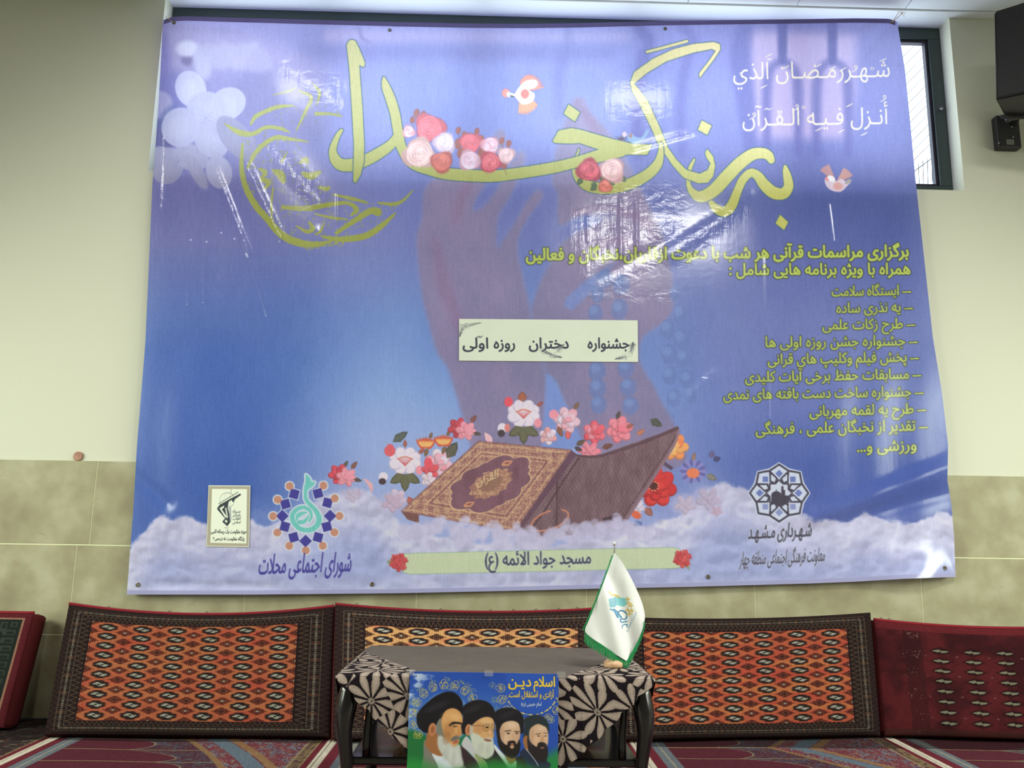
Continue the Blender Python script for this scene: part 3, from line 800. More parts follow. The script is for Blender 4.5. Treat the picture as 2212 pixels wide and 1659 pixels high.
    # ---------------- title lettering
    def yel(X, Y):
        t = np.clip((X - 1300) / 400, 0, 1)[..., None]; u = sstep(130, 420, Y)[..., None]
        base = C(180, 174, 104) * (1 - u) + C(162, 166, 86) * u
        glow = C(222, 190, 110) * (1 - u) + C(190, 188, 98) * u
        return base * (1 - t) + glow * t
    DG = C(58, 96, 122)
    T_stroke = [[(829, 168, 5), (833, 186, 17), (843, 212, 21), (853, 245, 21), (860, 285, 21), (868, 320, 21), (890, 352, 22), (930, 368, 22), (971, 376, 25), (1052, 380.5, 25), (1107, 376, 24), (1188, 363.5, 24), (1242, 351, 23), (1297, 336, 27), (1340, 324, 30)],
                [(860, 288, 14), (846, 311, 20), (815, 333, 24), (788, 347, 25), (762, 356, 27), (738, 356, 26), (724, 344, 22), (719, 325, 16), (725.5, 302, 12), (734, 286, 9), (739, 281, 5)],
                [(1428, 312, 8), (1427, 332, 13), (1420, 355, 20), (1400, 376, 23), (1368, 394, 24), (1335, 404, 24), (1300, 407, 24), (1267, 400, 22), (1247, 382, 15), (1240, 362, 8), (1244, 342, 6), (1251, 322, 3)],
                [(1666, 346, 15), (1660, 336, 20), (1647, 331, 23), (1625, 334, 25), (1598, 353, 27), (1569.4, 382, 28), (1542, 411, 27), (1514.5, 425, 24), (1496, 415, 15), (1487, 396, 9), (1490, 366, 9), (1500, 344, 4)],
                [(1696, 359, 6), (1698, 370, 14), (1702, 388, 19), (1703, 404, 21), (1692, 418, 24), (1671, 416, 26), (1651, 399, 24), (1637, 380, 20), (1621.5, 373.5, 18), (1605, 388, 18), (1593, 413, 18), (1581, 443, 21), (1566, 457, 21), (1549, 452, 19), (1535, 436, 10), (1530, 418, 6)],
                [(1398, 112, 6), (1440, 101, 6), (1484, 89, 6)]]
    T_poly = [([(748.8, 97), (753, 88), (760, 85.5), (767.8, 88), (776, 105), (788, 134), (788, 143), (784, 145), (776, 140.4), (779, 180), (782.7, 229.9), (786.8, 311), (786, 350), (779, 378), (767.8, 396), (763, 391), (764.5, 311), (760, 235), (755.6, 162), (752, 125)], False),
              ([(1193.4, 305), (1206.4, 282), (1233.9, 276.5), (1254, 280), (1323.6, 300.3), (1369.8, 311), (1409, 312.5), (1398, 334), (1352.5, 334), (1306, 341), (1297, 324), (1251, 309), (1233.9, 310.5), (1199, 309)], False),
              ([(1511.6, 168.7), (1510, 158.6), (1534.7, 126.8), (1546, 109.4), (1537.6, 106), (1497, 113.8), (1439.3, 132.6), (1395.9, 158.6), (1369.8, 180.3), (1398.8, 216.5), (1424.8, 274.3), (1442.2, 317.7), (1462.4, 346.6), (1482.7, 366.9), (1511.6, 375.6), (1529, 366.9), (1534.7, 352.4), (1526, 340.8),
                (1523.2, 329.3), (1528, 322), (1540.5, 338), (1544.9, 358.2), (1540.5, 381.3), (1529, 394.4), (1508.7, 395.8), (1476.9, 384.2), (1453.7, 358.2), (1432, 326.4), (1421.9, 311.9), (1404.6, 271.4), (1381.4, 225.1), (1366, 198), (1361.2, 178.9), (1369.8, 155.7), (1410.3, 126.8), (1453.7, 106.5),
                (1497, 95), (1540.5, 90.6), (1555, 95), (1556.4, 106.5), (1543.4, 126.8), (1523.2, 152.8)], False)]
    dots = [[(1228, 225), (1253, 242.5), (1242, 263), (1217.5, 246)], [(1515.9, 259.8), (1537.6, 271.4), (1527.5, 291.7), (1507.2, 280)], [(1685, 463.8), (1702.5, 479.7), (1693.8, 497), (1675, 482.6)]]
    GR = 2.4
    fm = []
    for S_ in T_stroke: fm.append(cv.m_stroke(S_, 0, pad=8))
    for P, sm in T_poly: fm.append(cv.m_poly(P, sm, pad=8))
    for P in dots: fm.append(cv.m_poly(P, False, pad=8))
    # overlapping strokes are drawn one behind the other as in the lettering
    order = [3 + 0, 4] 
    groups = [[4], [3], [8], [2], [0, 1, 7], [6], [5], [9], [10], [11]]
    for g in groups:
        for i in g: cv.put((fm[i][0], dilate(fm[i][1], GR)), DG)
        for i in g: cv.put(fm[i], yel)
    # roses on the lettering
    for x, y, r, a in ((900, 244, 9, 0), (891, 259, 8, 0), (914, 247, 8, 0), (990, 282, 8, 0), (1002, 290, 7, 0), (1030, 284, 8, 0), (1084, 304, 8, 0), (1099, 310, 8, 0), (1090, 358, 8, 0), (990, 310, 12, 0), (996, 330, 12, 0), (1040, 330, 12, 0), (1040, 300, 8, 0)):
        cv.ell(x, y, r * .7, r, C(150, 82, 74), .3, .95, 2); cv.line((x, y + r), (x + 4, y + r + 12), 1.2, C(120, 80, 70))
    for x, y, r, c0, c1, sd in ((883, 284, 14, CRM, PNK, 1), (928, 276, 32, RED, C(206, 62, 86), 2), (1017, 309, 24, RED, C(206, 70, 90), 3), (1059, 314, 20, WHT, PNK, 4), (960, 309, 24, WHT, C(204, 178, 206), 5),
                                (905, 332, 35, CRM, C(206, 158, 158), 6), (1014, 346, 24, WHT, C(206, 150, 172), 7), (1060, 350, 24, C(222, 96, 110), C(190, 54, 74), 8), (1094, 335, 19, CRM, C(206, 158, 170), 9), (954, 350, 24, ORG, C(186, 78, 72), 10),
                                (1322, 368, 28, CRM, C(206, 150, 156), 11), (1272, 368, 26, C(214, 70, 92), C(170, 40, 66), 12), (1307, 402, 15, C(222, 120, 100), C(196, 84, 80), 13)):
        if sd == 11:
            for x2, y2, a2 in ((1258, 385, 2.2), (1285, 392, 1.8), (1300, 378, 1.4), (1304, 366, -1.3), (1290, 402, 2.6), (1312, 392, .4), (1340, 380, .8)): leaf(x2, y2, 18, a2, C(74, 98, 74), .6)
        rose(x, y, r, c0, c1, sd)
    # birds
    for a, l in zip(np.linspace(-1.3, -.15, 10), np.linspace(34, 56, 10)):
        cv.stroke([(1128, 196, 3), (1122 + math.cos(a) * l * .6, 196 + math.sin(a) * l * .6, 7), (1130 + math.cos(a) * l * .8, 196 + math.sin(a) * l, 3)], C(206, 112, 88))
    for a, l in zip(np.linspace(.55, 1.6, 9), np.linspace(44, 58, 9)[::-1]):
        cv.stroke([(1124, 206, 3), (1124 + math.cos(a) * l * .6, 204 + math.sin(a) * l * .6, 6), (1122 + math.cos(a) * l * .75, 200 + math.sin(a) * l, 3)], C(212, 132, 84))
    cv.poly([(1112, 205), (1120, 190), (1135, 175), (1155, 172), (1162, 180), (1155, 190), (1142, 194), (1154, 202), (1154, 214), (1146, 222), (1130, 226), (1118, 216)], C(222, 206, 190), smooth_=True)
    cv.ell(1134, 203, 9, 10, C(206, 86, 76)); cv.ell(1146, 186, 7, 5, C(206, 196, 206)); cv.line((1101, 204), (1115, 206), 6, C(216, 204, 190))
    cv.ell(1093, 201, 9, 9.5, C(212, 112, 100)); cv.ell(1099, 204, 5, 6, C(196, 196, 206)); cv.line((1103, 207), (1110, 209), 2.4, C(60, 66, 76))
    for a in np.linspace(-2.5, -1.95, 8): cv.line((1805, 392), (1805 + math.cos(a) * 40, 388 + math.sin(a) * 34), 3, C(176, 124, 130))
    for a in np.linspace(-1.1, -.45, 8): cv.line((1806, 396), (1806 + math.cos(a) * 38, 394 + math.sin(a) * 34), 3, C(186, 130, 126))
    cv.poly([(1782, 386), (1792, 382), (1806, 392), (1816, 386), (1828, 392), (1838, 392), (1830, 402), (1816, 414), (1798, 412), (1785, 402)], C(206, 182, 200), smooth_=True)
    cv.ell(1788, 386, 6, 5, C(206, 120, 116)); cv.ell(1810, 402, 10, 8, C(206, 146, 140)); cv.ell(1832, 392, 8, 4, C(160, 150, 150), -.6)
    cv.ell(1796, 386, 9, 6, C(226, 214, 224), .6)
    for P, c in (([(1320, 290), (1332, 298), (1340, 304), (1352, 304), (1354, 292), (1346, 284), (1340, 294), (1328, 294)], C(88, 100, 150)), ([(1356, 290), (1364, 288), (1374, 296), (1386, 296), (1398, 280), (1402, 282), (1394, 298), (1384, 306), (1370, 310), (1358, 304)], C(116, 150, 190))):
        cv.poly(P, c, smooth_=True)
    cv.ell(1349, 290, 5, 6, C(196, 170, 190)); cv.ell(1362, 293, 4, 5, C(150, 110, 120)); cv.ell(1342, 300, 6, 3, C(96, 70, 100))

    # ---------------- the verse at upper right
    VC = C(224, 204, 178)
    def diac(kind, x, y, s=1.0):
        if kind == 'a': cv.stroke([(x - 7 * s, y + 3 * s, 1.2), (x, y, 2.2), (x + 7 * s, y - 4 * s, 1.8)], VC)
        if kind == 'u': cv.stroke([(x - 9 * s, y + 8 * s, 1.2), (x - 1 * s, y + 4 * s, 2.0), (x + 4 * s, y - 2 * s, 2.0), (x + 1 * s, y - 6 * s, 2.0), (x - 2 * s, y - 3 * s, 1.8), (x + 2 * s, y + 1 * s, 1.5)], VC)
        if kind == 'o': cv.stroke([(x + 3.5 * s * math.cos(t), y + 2.6 * s * math.sin(t), 1.6) for t in np.linspace(0, 6.3, 9)], VC)
        if kind == 'm': cv.stroke([(x - 8 * s, y + 2 * s, 1.2), (x - 3 * s, y - 1.5 * s, 2.2), (x + 3 * s, y + .5 * s, 2), (x + 9 * s, y - 2.5 * s, 1.2)], VC)
        if kind == 'w': cv.stroke([(x - 5 * s, y - 2 * s, 1.5), (x - 2.5 * s, y + 1.5 * s, 1.8), (x, y - 2 * s, 1.5), (x + 2.5 * s, y + 1.5 * s, 1.8), (x + 5 * s, y - 3 * s, 1.5)], VC)
    text(cv, 'شـهـررمـضـان الذي', (1584, 172), (1922, 166), 52, VC, bold=.2)
    for kx, x, y in (('a', 1907, 130), ('o', 1884, 148), ('u', 1848, 148), ('a', 1820, 150), ('a', 1797, 148), ('a', 1767, 142), ('a', 1697, 146), ('w', 1662, 128), ('a', 1660, 120), ('a', 1649, 188), ('a', 1604, 156)): diac(kx, x, y)
    text(cv, 'أنـزل فـيـه الـقـرآن', (1604, 272), (1918, 268), 52, VC, bold=.2)
    for kx, x, y in (('u', 1910, 212), ('a', 1866, 290), ('a', 1834, 228), ('a', 1816, 284), ('a', 1768, 280), ('o', 1736, 232), ('u', 1721, 232), ('o', 1684, 248), ('m', 1659, 236), ('u', 1628, 250)): diac(kx, x, y)
    # ---------------- programme lines
    YG = C(176, 192, 88); OUT = C(36, 38, 38)
    lines = [('برگزاری مراسمات قرآنی هر شب با دعوت ازقاریان،نخبگان و فعالین', 1137, 562, 1962, 554, 36, 2.0), ('همراه با ویژه برنامه هایی شامل :', 1576, 594, 1966, 592, 35, 1.6),
             ('– ایستگاه سلامت', 1797, 640, 1967, 637, 31, 1.2), ('– یه نذری ساده', 1807, 676, 1971, 673, 31, 1.2), ('– طرح زکات علمی', 1777, 712, 1976, 709, 31, 1.2),
             ('– جشنواره جشن روزه اولی ها', 1654, 750, 1981, 746, 32, 1.2), ('– پخش فیلم وکلیپ های قرانی', 1659, 787, 1984, 781, 32, 1.2), ('– مسابقات حفظ برخی آیات کلیدی', 1610, 825, 1989, 818, 32, 1.2),
             ('– جشنواره ساخت دست بافته های نمدی', 1563, 863, 1994, 856, 32, 1.2), ('– طرح یه لقمه مهربانی', 1749, 899, 1999, 893, 32, 1.2), ('– تقدیر از نخبگان علمی ، فرهنگی', 1633, 938, 2003, 930, 34, 1.2), ('ورزشی و...', 1852, 976, 1979, 972, 34, 1.3)]
    for s_, xa, ya, xb, yb, em, bo in lines:
        if s_.startswith('–'):
            cv.stroke([(xb - 17, yb - 6, 3), (xb, yb - 6.5, 3)], OUT, grow=1.4, smooth_=False); cv.stroke([(xb - 17, yb - 6, 3), (xb, yb - 6.5, 3)], YG, smooth_=False)
            s_ = s_[2:]; xb -= 26
        text(cv, s_, (xa, ya), (xb, yb), em, YG, bold=bo, outline=(OUT, 2.0))
    # ---------------- plaque with the name of the place
    G0 = C(178, 190, 158)
    bar = [(874, 1197), (900, 1195.5), (1180, 1189), (1455, 1183), (1466, 1186), (1476, 1196), (1480, 1208), (1474, 1222), (1462, 1227), (1200, 1233), (886, 1240), (872, 1236), (866, 1224), (864, 1208)]
    m = cv.m_poly(bar, False, 8)
    cv.put((m[0], dilate(m[1], 1.6)), C(126, 164, 132))
    cv.put(m, lambda X, Y: C(186, 196, 168)[None, None] + 0 * X[..., None])
    rs = random.Random(3)
    for bx, by in ((861, 1215), (1474, 1207)):
        for q in range(9): leaf(bx + rs.uniform(-6, 6), by + rs.uniform(-6, 6), rs.uniform(16, 24), rs.uniform(0, 6.28), C(136, 150, 108), .3)
        for x, y, r in ((-7, -9, 9), (6, -13, 7), (13, -4, 7), (-12, 4, 8), (0, 6, 13), (10, 10, 7)):
            petals(bx + x, by + y, r, 5, C(206, 84, 92), C(186, 56, 66), .3, seed=int(x * 7 + by))
    text(cv, 'مسجد جواد الائمه (ع)', (1048, 1222), (1276, 1217), 40, C(44, 46, 76), bold=1.1, outline=(C(196, 206, 220), 1.6, .7))
    # ---------------- emblem of the neighbourhood council (left)
    IND, TEA, CPR, HAL = C(58, 52, 144), C(104, 186, 184), C(186, 130, 112), C(196, 204, 232)
    sq = [(635.6, 1067.1), (687, 1065.8), (616.6, 1088.8), (707.5, 1086), (609.9, 1114.6), (713, 1114.6), (615.3, 1137.6), (706, 1137.6), (634.3, 1160.7), (687, 1160.7), (660, 1168.8)]
    ci = [(625.6, 1050), (698.6, 1049), (599.8, 1079.3), (723, 1076.6), (590, 1115), (733.3, 1114.6), (599, 1150.4), (722.4, 1150), (624.8, 1179), (697.2, 1179), (660.6, 1189)]
    cxm, cym = 661, 1117
    def sqp(x, y, g):
        a = math.atan2(y - cym, x - cxm) ; h = 12.6 + g
        return [(x + h * math.cos(a + q * PI / 2) * 1.06, y + h * math.sin(a + q * PI / 2) * 1.06) for q in range(4)] 
    def sqr(x, y, g): 
        a = math.atan2(y - cym, x - cxm); n_ = round(a / (PI / 12)) * (PI / 12); h = 14.0 + g
        return [(x + h * math.cos(n_ + q * PI / 2), y + h * math.sin(n_ + q * PI / 2)) for q in range(4)]
    for x, y in sq: cv.poly(sqr(x, y, 2.6), HAL)
    for x, y in ci: cv.ell(x, y, 11, 11, HAL)
    TL = [[(661, 1026, 3), (666, 1038, 12), (664, 1050, 13), (660, 1060, 8), (661, 1078, 8), (670, 1090, 9), (682, 1103, 10), (689, 1120, 12), (684, 1136, 12), (668, 1145, 11), (648, 1142, 10), (634, 1128, 10), (632, 1112, 10), (642, 1100, 9), (656, 1096, 8), (668, 1102, 7), (673, 1114, 6), (668, 1126, 5)],
          [(679, 1042, 3), (672, 1047, 10), (664, 1052, 9)], [(640, 1124, 3), (644, 1114, 9), (652, 1109, 8), (662, 1107, 3)], [(646, 1128, 9), (656, 1127, 9), (664, 1119, 5), (667, 1112, 2)]]
    for S_ in TL: cv.stroke(S_, HAL, grow=3)
    cv.ell(660, 1118, 30, 28, TEA, 0, 0, 1)
    for S_ in TL: cv.stroke(S_, TEA)
    for x, y in sq: cv.poly(sqr(x, y, 0), IND)
    for x, y in ci: cv.ell(x, y, 8.6, 8.6, CPR)
    text(cv, 'شورای اجتماعی محلات', (558, 1240), (757, 1234), 60, C(56, 50, 142), bold=1.3, outline=(HAL, 1.2, .7), shear=.12)
    # ---------------- emblem of the municipality (right)
    BK, HL = C(62, 56, 76), C(190, 196, 224)
    ex, ey = 1683, 1065
    def kite(a, g):
        pts = []
        for rr_, w_ in ((63 + g, 0), (50 + g * .6, 19 + g), (26 - g * .2, 20 + g), (17 - g, 0), (26 - g * .2, -20 - g), (50 + g * .6, -19 - g)):
            pts.append((ex + rr_ * math.cos(a) - w_ * math.sin(a), ey + (rr_ * math.sin(a) + w_ * math.cos(a)) * .98))
        return pts
    for q in range(8): cv.poly(kite(q * PI / 4, 5), HL)
    cv.ell(ex, ey, 36, 36, HL)
    for q in range(8):
        P = kite(q * PI / 4 + PI / 8 * 0, 0); P = P + [P[0]]
        for a_, b_ in zip(P, P[1:]): cv.line(a_, b_, 4.4, BK)
    for q in range(8):
        a = q * PI / 4; x, y = ex + 42 * math.cos(a), ey + 42 * math.sin(a)
        cv.poly([(x + 12.5 * math.cos(a + t), y + 12.5 * math.sin(a + t)) for t in (0, PI / 2, PI, 3 * PI / 2)], HL)
        cv.poly([(x + 8.5 * math.cos(a + t), y + 8.5 * math.sin(a + t)) for t in (0, PI / 2, PI, 3 * PI / 2)], C(98, 112, 176) if y < ey + 20 else C(128, 136, 190))
    st = []
    for q in range(16):
        a = q * PI / 8; r_ = 31 if q % 2 == 0 else 23.5
        st.append((ex + r_ * math.cos(a), ey + r_ * math.sin(a)))
    cv.poly(st, BK); cv.poly([((x - ex) * .84 + ex, (y - ey) * .84 + ey) for x, y in st], HL)
    cv.ell(1677, 1070, 11, 9, BK); cv.poly([(1666, 1070), (1702, 1070), (1702, 1086), (1690, 1094), (1666, 1088)], BK); cv.line((1690, 1052), (1690, 1072), 5, BK); cv.line((1694, 1060), (1694, 1080), 4, BK); cv.line((1677, 1058), (1677, 1066), 1.6, BK)
    text(cv, 'شـهـرداری مـشـهـد', (1616, 1164), (1752, 1158), 44, BK, bold=1.2, outline=(HL, 2.4, .8), shear=.1)
    text(cv, 'معاونت فرهنگی اجتماعی منطقه چهار', (1597, 1221), (1781, 1212), 42, BK, bold=.9, outline=(HL, 2.0, .7), shear=.1)
    # hem lines and the fine weave of the print
    cv.img = cv.img + ((vnoise(X * 1.2, Y * .05, 77) - .5) * .035 + (vnoise(X / 2.3, Y / 2.3, 78) - .5) * .03)[..., None]
    cv.img = np.clip(cv.img, 0, 1)
    return cv
# ------------------------------------------------------------------ room shell
k_ = DIST
WX0, WX1 = -0.4468 * k_, 0.6042 * k_            # window opening
WZ0 = CAMZ + 0.4516 * k_
STZ = CAMZ + 0.0819 * k_                        # top of the stone cladding
TH = 0.26                                       # wall thickness

m_plaster = mat('plaster', L3(206, 207, 188), 0.85, spec=0.2)
noise_bump(m_plaster, 90, 0.12, 0.001)
def quad_boxes(name, boxes, material, kind='structure'):
    bm = bmesh.new()
    for b in boxes: add_box(bm, *b)
    o = link(name, bm_mesh(name, bm), material)
    return tag(o, kind=kind)
quad_boxes('wall_front', [(ROOM_X0, WX0, 0, TH, 0, CEIL), (WX1, ROOM_X1, 0, TH, 0, CEIL), (WX0, WX1, 0, TH, 0, WZ0)], m_plaster)
quad_boxes('wall_left', [(ROOM_X0 - .2, ROOM_X0, ROOM_Y0, TH, 0, CEIL)], m_plaster)
quad_boxes('wall_right', [(ROOM_X1, ROOM_X1 + .2, ROOM_Y0, TH, 0, CEIL)], m_plaster)
bw = []
bw = [(ROOM_X0, ROOM_X1, ROOM_Y0 - .2, ROOM_Y0, 0, CEIL)]
quad_boxes('wall_back', bw, m_plaster)

# stone cladding: slabs with pale mortar joints
m_stone = mat('travertine', rough=0.55, spec=0.3)
ramp = noise_color(m_stone, 6.0, L3(140, 132, 104), L3(176, 174, 146), 8, .3, .72)
e = ramp.color_ramp.elements.new(.5); e.color = L3(157, 153, 121)
bs = m_stone.node_tree.nodes['Principled BSDF']
tc = nd(m_stone, 'ShaderNodeNewGeometry')
vn = nd(m_stone, 'ShaderNodeTexNoise'); vn.inputs['Scale'].default_value = 14; vn.inputs['Detail'].default_value = 9; vn.inputs['Distortion'].default_value = 1.4
mp = nd(m_stone, 'ShaderNodeMapping'); mp.inputs['Scale'].default_value = (1, 1, 1.8)
lk(m_stone, tc.outputs['Position'], mp.inputs['Vector']); lk(m_stone, mp.outputs[0], vn.inputs['Vector'])
cr = nd(m_stone, 'ShaderNodeValToRGB'); cr.color_ramp.elements[0].position = .66; cr.color_ramp.elements[0].color = (0, 0, 0, 1); cr.color_ramp.elements[1].position = .78; cr.color_ramp.elements[1].color = (1, 1, 1, 1)
lk(m_stone, vn.outputs['Fac'], cr.inputs[0])
mx = nd(m_stone, 'ShaderNodeMixRGB'); mx.inputs[2].default_value = L3(134, 104, 72)
mf = nd(m_stone, 'ShaderNodeMath', operation='MULTIPLY'); mf.inputs[1].default_value = .45
lk(m_stone, cr.outputs[0], mf.inputs[0]); lk(m_stone, mf.outputs[0], mx.inputs[0]); lk(m_stone, ramp.outputs[0], mx.inputs[1]); lk(m_stone, mx.outputs[0], bs.inputs['Base Color'])
m_mortar = mat('mortar', L3(214, 218, 178), 0.8)
rows = [CAMZ + 0.0819 * k_, CAMZ - 0.0157 * k_, CAMZ - 0.1166 * k_, 0.0]
jx = on_y(213.6, 996, 0.0)[0]
bm = bmesh.new()
SL = 0.80
offs = [jx, on_y(900, 1288, 0)[0], jx + .45]
for r in range(3):
    z1, z0 = rows[r], rows[r + 1]
    x = offs[r] - SL * 10
    while x < ROOM_X1:
        a, b = max(x, ROOM_X0), min(x + SL, ROOM_X1)
        if b - a > .02: add_box(bm, a + .0015, b - .0015, -.012, -.001, z0 + (.0028 if r < 2 else 0), z1 - .0028 * (r > 0), bev=.0012, seg=1)
        x += SL
tag(link('wall_front_stone_cladding', bm_mesh('cladding', bm), m_stone), kind='structure')
tag(link('trim_1', box_mesh('mortar_bed', ROOM_X0, ROOM_X1, -.0104, .0, 0, rows[0] - .002), m_mortar), kind='structure')

# ceiling: wide boards with dark seams, a trim strip along the wall
m_ceil = mat('ceiling_board', L3(226, 230, 236), 0.45, spec=0.4)
m_seam = mat('seam', L3(120, 120, 128), 0.9)
bx = on_y(1943, 31, 0)[0]; bw_ = bx - on_y(1712, 22, 0)[0]
bm = bmesh.new()
x = bx - bw_ * 12
while x < ROOM_X1:
    a, b = max(x, ROOM_X0), min(x + bw_, ROOM_X1)
    if b > a: add_box(bm, a + .002, b - .002, ROOM_Y0, -.062, CEIL, CEIL + .03)
    x += bw_
add_box(bm, ROOM_X0, ROOM_X1, -.056, .0, CEIL - .006, CEIL + .03, bev=.003, seg=1)
add_box(bm, ROOM_X0, ROOM_X1, .0, TH, CEIL, CEIL + .03)
tag(link('ceiling', bm_mesh('ceiling', bm), m_ceil), kind='structure')
tag(link('trim_2', box_mesh('ceiling_back', ROOM_X0, ROOM_X1, ROOM_Y0, TH, CEIL + .012, CEIL + .05), m_seam), kind='structure')
m_floor = mat('floor_stone', L3(120, 112, 96), .6)
tag(link('floor', box_mesh('floor', ROOM_X0, ROOM_X1, ROOM_Y0, TH, -.1, -.012), m_floor), kind='structure')

# ------------------------------------------------------------------ window behind the banner
m_green = mat('dark_green_paint', L3(52, 66, 62), .45)
noise_bump(m_green, 60, .2, .001)
m_black = mat('black_rubber', L3(34, 28, 40), .5)
m_alu = mat('aluminium', L3(150, 150, 156), .35, .8)
m_glass = bpy.data.materials.new('window_glass'); m_glass.use_nodes = True
nt = m_glass.node_tree; nt.nodes.clear()
o_ = nt.nodes.new('ShaderNodeOutputMaterial'); tr = nt.nodes.new('ShaderNodeBsdfTransparent'); gl = nt.nodes.new('ShaderNodeBsdfGlossy'); ms = nt.nodes.new('ShaderNodeMixShader')
tr.inputs[0].default_value = (.93, .97, 1, 1); gl.inputs[1].default_value = .02; ms.inputs[0].default_value = .05
nt.links.new(tr.outputs[0], ms.inputs[1]); nt.links.new(gl.outputs[0], ms.inputs[2]); nt.links.new(ms.outputs[0], o_.inputs[0])
win = empty('window_1', (0.5 * (WX0 + WX1), .10, WZ0)); tag(win, kind='structure')
FWD = .068
y0, y1 = .10, .15
bm = bmesh.new()
add_box(bm, WX0, WX1, y0, y1, CEIL - FWD, CEIL, .003); add_box(bm, WX0, WX1, y0, y1, WZ0, WZ0 + FWD, .003)
add_box(bm, WX0, WX0 + FWD, y0, y1, WZ0 + FWD, CEIL - FWD, .003); add_box(bm, WX1 - FWD, WX1, y0, y1, WZ0 + FWD, CEIL - FWD, .003)
NM = 5
mull = [WX0 + (WX1 - WX0) * i / NM for i in range(1, NM)]
for x in mull: add_box(bm, x - .03, x + .03, y0, y1, WZ0 + FWD, CEIL - FWD, .003)
link('window_frame', bm_mesh('window_frame', bm), m_green, win)
edges = [WX0 + FWD] + sum([[x - .03, x + .03] for x in mull], []) + [WX1 - FWD]
for i in range(NM):
    a, b = edges[2 * i], edges[2 * i + 1]; c, d = WZ0 + FWD, CEIL - FWD
    bm = bmesh.new(); g = .016
    add_box(bm, a, b, y0 + .012, y1 - .005, c, c + g, .002, 1); add_box(bm, a, b, y0 + .012, y1 - .005, d - g, d, .002, 1)
    add_box(bm, a, a + g, y0 + .012, y1 - .005, c + g, d - g, .002, 1); add_box(bm, b - g, b, y0 + .012, y1 - .005, c + g, d - g, .002, 1)
    sash = link('sash', bm_mesh('sash', bm), m_black, win)
    link('pane', box_mesh('pane', a + g, b - g, .128, .132, c + g, d - g), m_glass, sash)
bm = bmesh.new()
xh = WX1 - FWD * .52; zh = on_y(2032, 238, .10)[2]
lathe(bm, [(.001, -.022), (.008, -.02), (.009, -.012), (.005, -.008), (.005, 0), (.001, 0)], (xh, .10, zh), 14, 'y')
link('window_catch', bm_mesh('window_catch', bm, True), m_alu, win)
# slanting rods seen through the right pane
m_rod = mat('grey_rod', L3(84, 86, 92), .7)
bm = bmesh.new()
for i in range(15):
    ya = 76 + i * 22.5
    A_ = on_y(1935, ya + 62, .34); B_ = on_y(2032, ya - 36, .34)
    if ya > 345: continue
    tube(bm, [A_, B_], .0021, 6)
for i in range(5):
    x = 1986 + i * 9.5
    tube(bm, [on_y(x - 2, 352 - i * 5, .34), on_y(x, 412, .34)], .0020, 6)
tube(bm, [on_y(1950, 388, .34), on_y(2030, 330, .34)], .003, 6)
link('outside_rods', bm_mesh('outside_rods', bm), m_rod, win)

# ------------------------------------------------------------------ banner surface
def ridge(X, Y, a, b, w, amp):
    ax, ay = a; bx_, by_ = b; dx, dy = bx_ - ax, by_ - ay; L2 = dx * dx + dy * dy
    t = ((X - ax) * dx + (Y - ay) * dy) / L2
    tc_ = np.clip(t, 0, 1)
    d = np.hypot(X - ax - tc_ * dx, Y - ay - tc_ * dy)
    return amp * np.exp(-(d / w) ** 2)

RIDGES = [((582, 315), (690, 434), 17, .0035), ((531, 354), (605, 515), 9, .005), ((465, 365), (535, 545), 8, .0045), ((350, 285), (344, 450), 6, .003), ((611, 123), (737, 231), 22, .0035),
          ((1370, 320), (1500, 285), 9, .004), ((1450, 545), (1580, 450), 20, .0045), ((1270, 590), (1420, 470), 40, .004), ((1300, 600), (1620, 420), 12, -.002), ((1460, 890), (1540, 810), 12, .004),
          ((1760, 1120), (2060, 1005), 24, .014), ((1700, 1160), (2060, 1062), 20, -.008), ((340, 1262), (600, 1268), 11, -.006), ((286, 1024), (360, 1085), 16, -.006),
          ((1928, 48), (1850, 130), 12, .006), ((1928, 48), (1800, 90), 12, -.004), ((372, 50), (520, 62), 12, .006), ((409, 520), (407, 655), 4, .0025), ((443, 525), (441, 652), 4, .0028), ((475, 505), (474, 600), 4, .0022), ((504, 518), (504, 612), 4, .0022), ((530, 527), (578, 680), 5, .003), ((607, 506), (607, 580), 4, .002), ((730, 422), (730, 478), 4, .002), ((1796, 440), (1806, 520), 4, .002), ((1952, 370), (1964, 470), 4, .002), ((1340, 430), (1342, 560), 5, .003), ((1375, 440), (1376, 540), 5, .003), ((1268, 470), (1270, 520), 4, .002), ((1655, 560), (1660, 900), 5, .002), ((690, 500), (700, 760), 10, .0025), ((310, 560), (300, 760), 8, .0025)]
def disp(X, Y):
    d = .036 + .010 * sstep(44, 1250, Y) * 1.0
    d = d + .005 * np.sin(X / 150 + Y / 420 + 1) * sstep(60, 300, Y) + .0035 * np.sin(X / 71 - Y / 230) * sstep(100, 400, Y)
    d = d + .0010 * np.sin(X / 15.0 + 1.2 * np.sin(Y / 130)) * sstep(150, 500, Y) * (.5 + .5 * np.sin(X / 130))
    for a, b, w, amp in RIDGES: d = d + ridge(X, Y, a, b, w, amp)
    d = d + .055 * np.exp(-((X - 1975) / 75) ** 2 - ((Y - 1262) / 55) ** 2)
    d = d - .010 * np.exp(-((X - 2060) / 30) ** 2 - ((Y - 1250) / 200) ** 2)
    return d
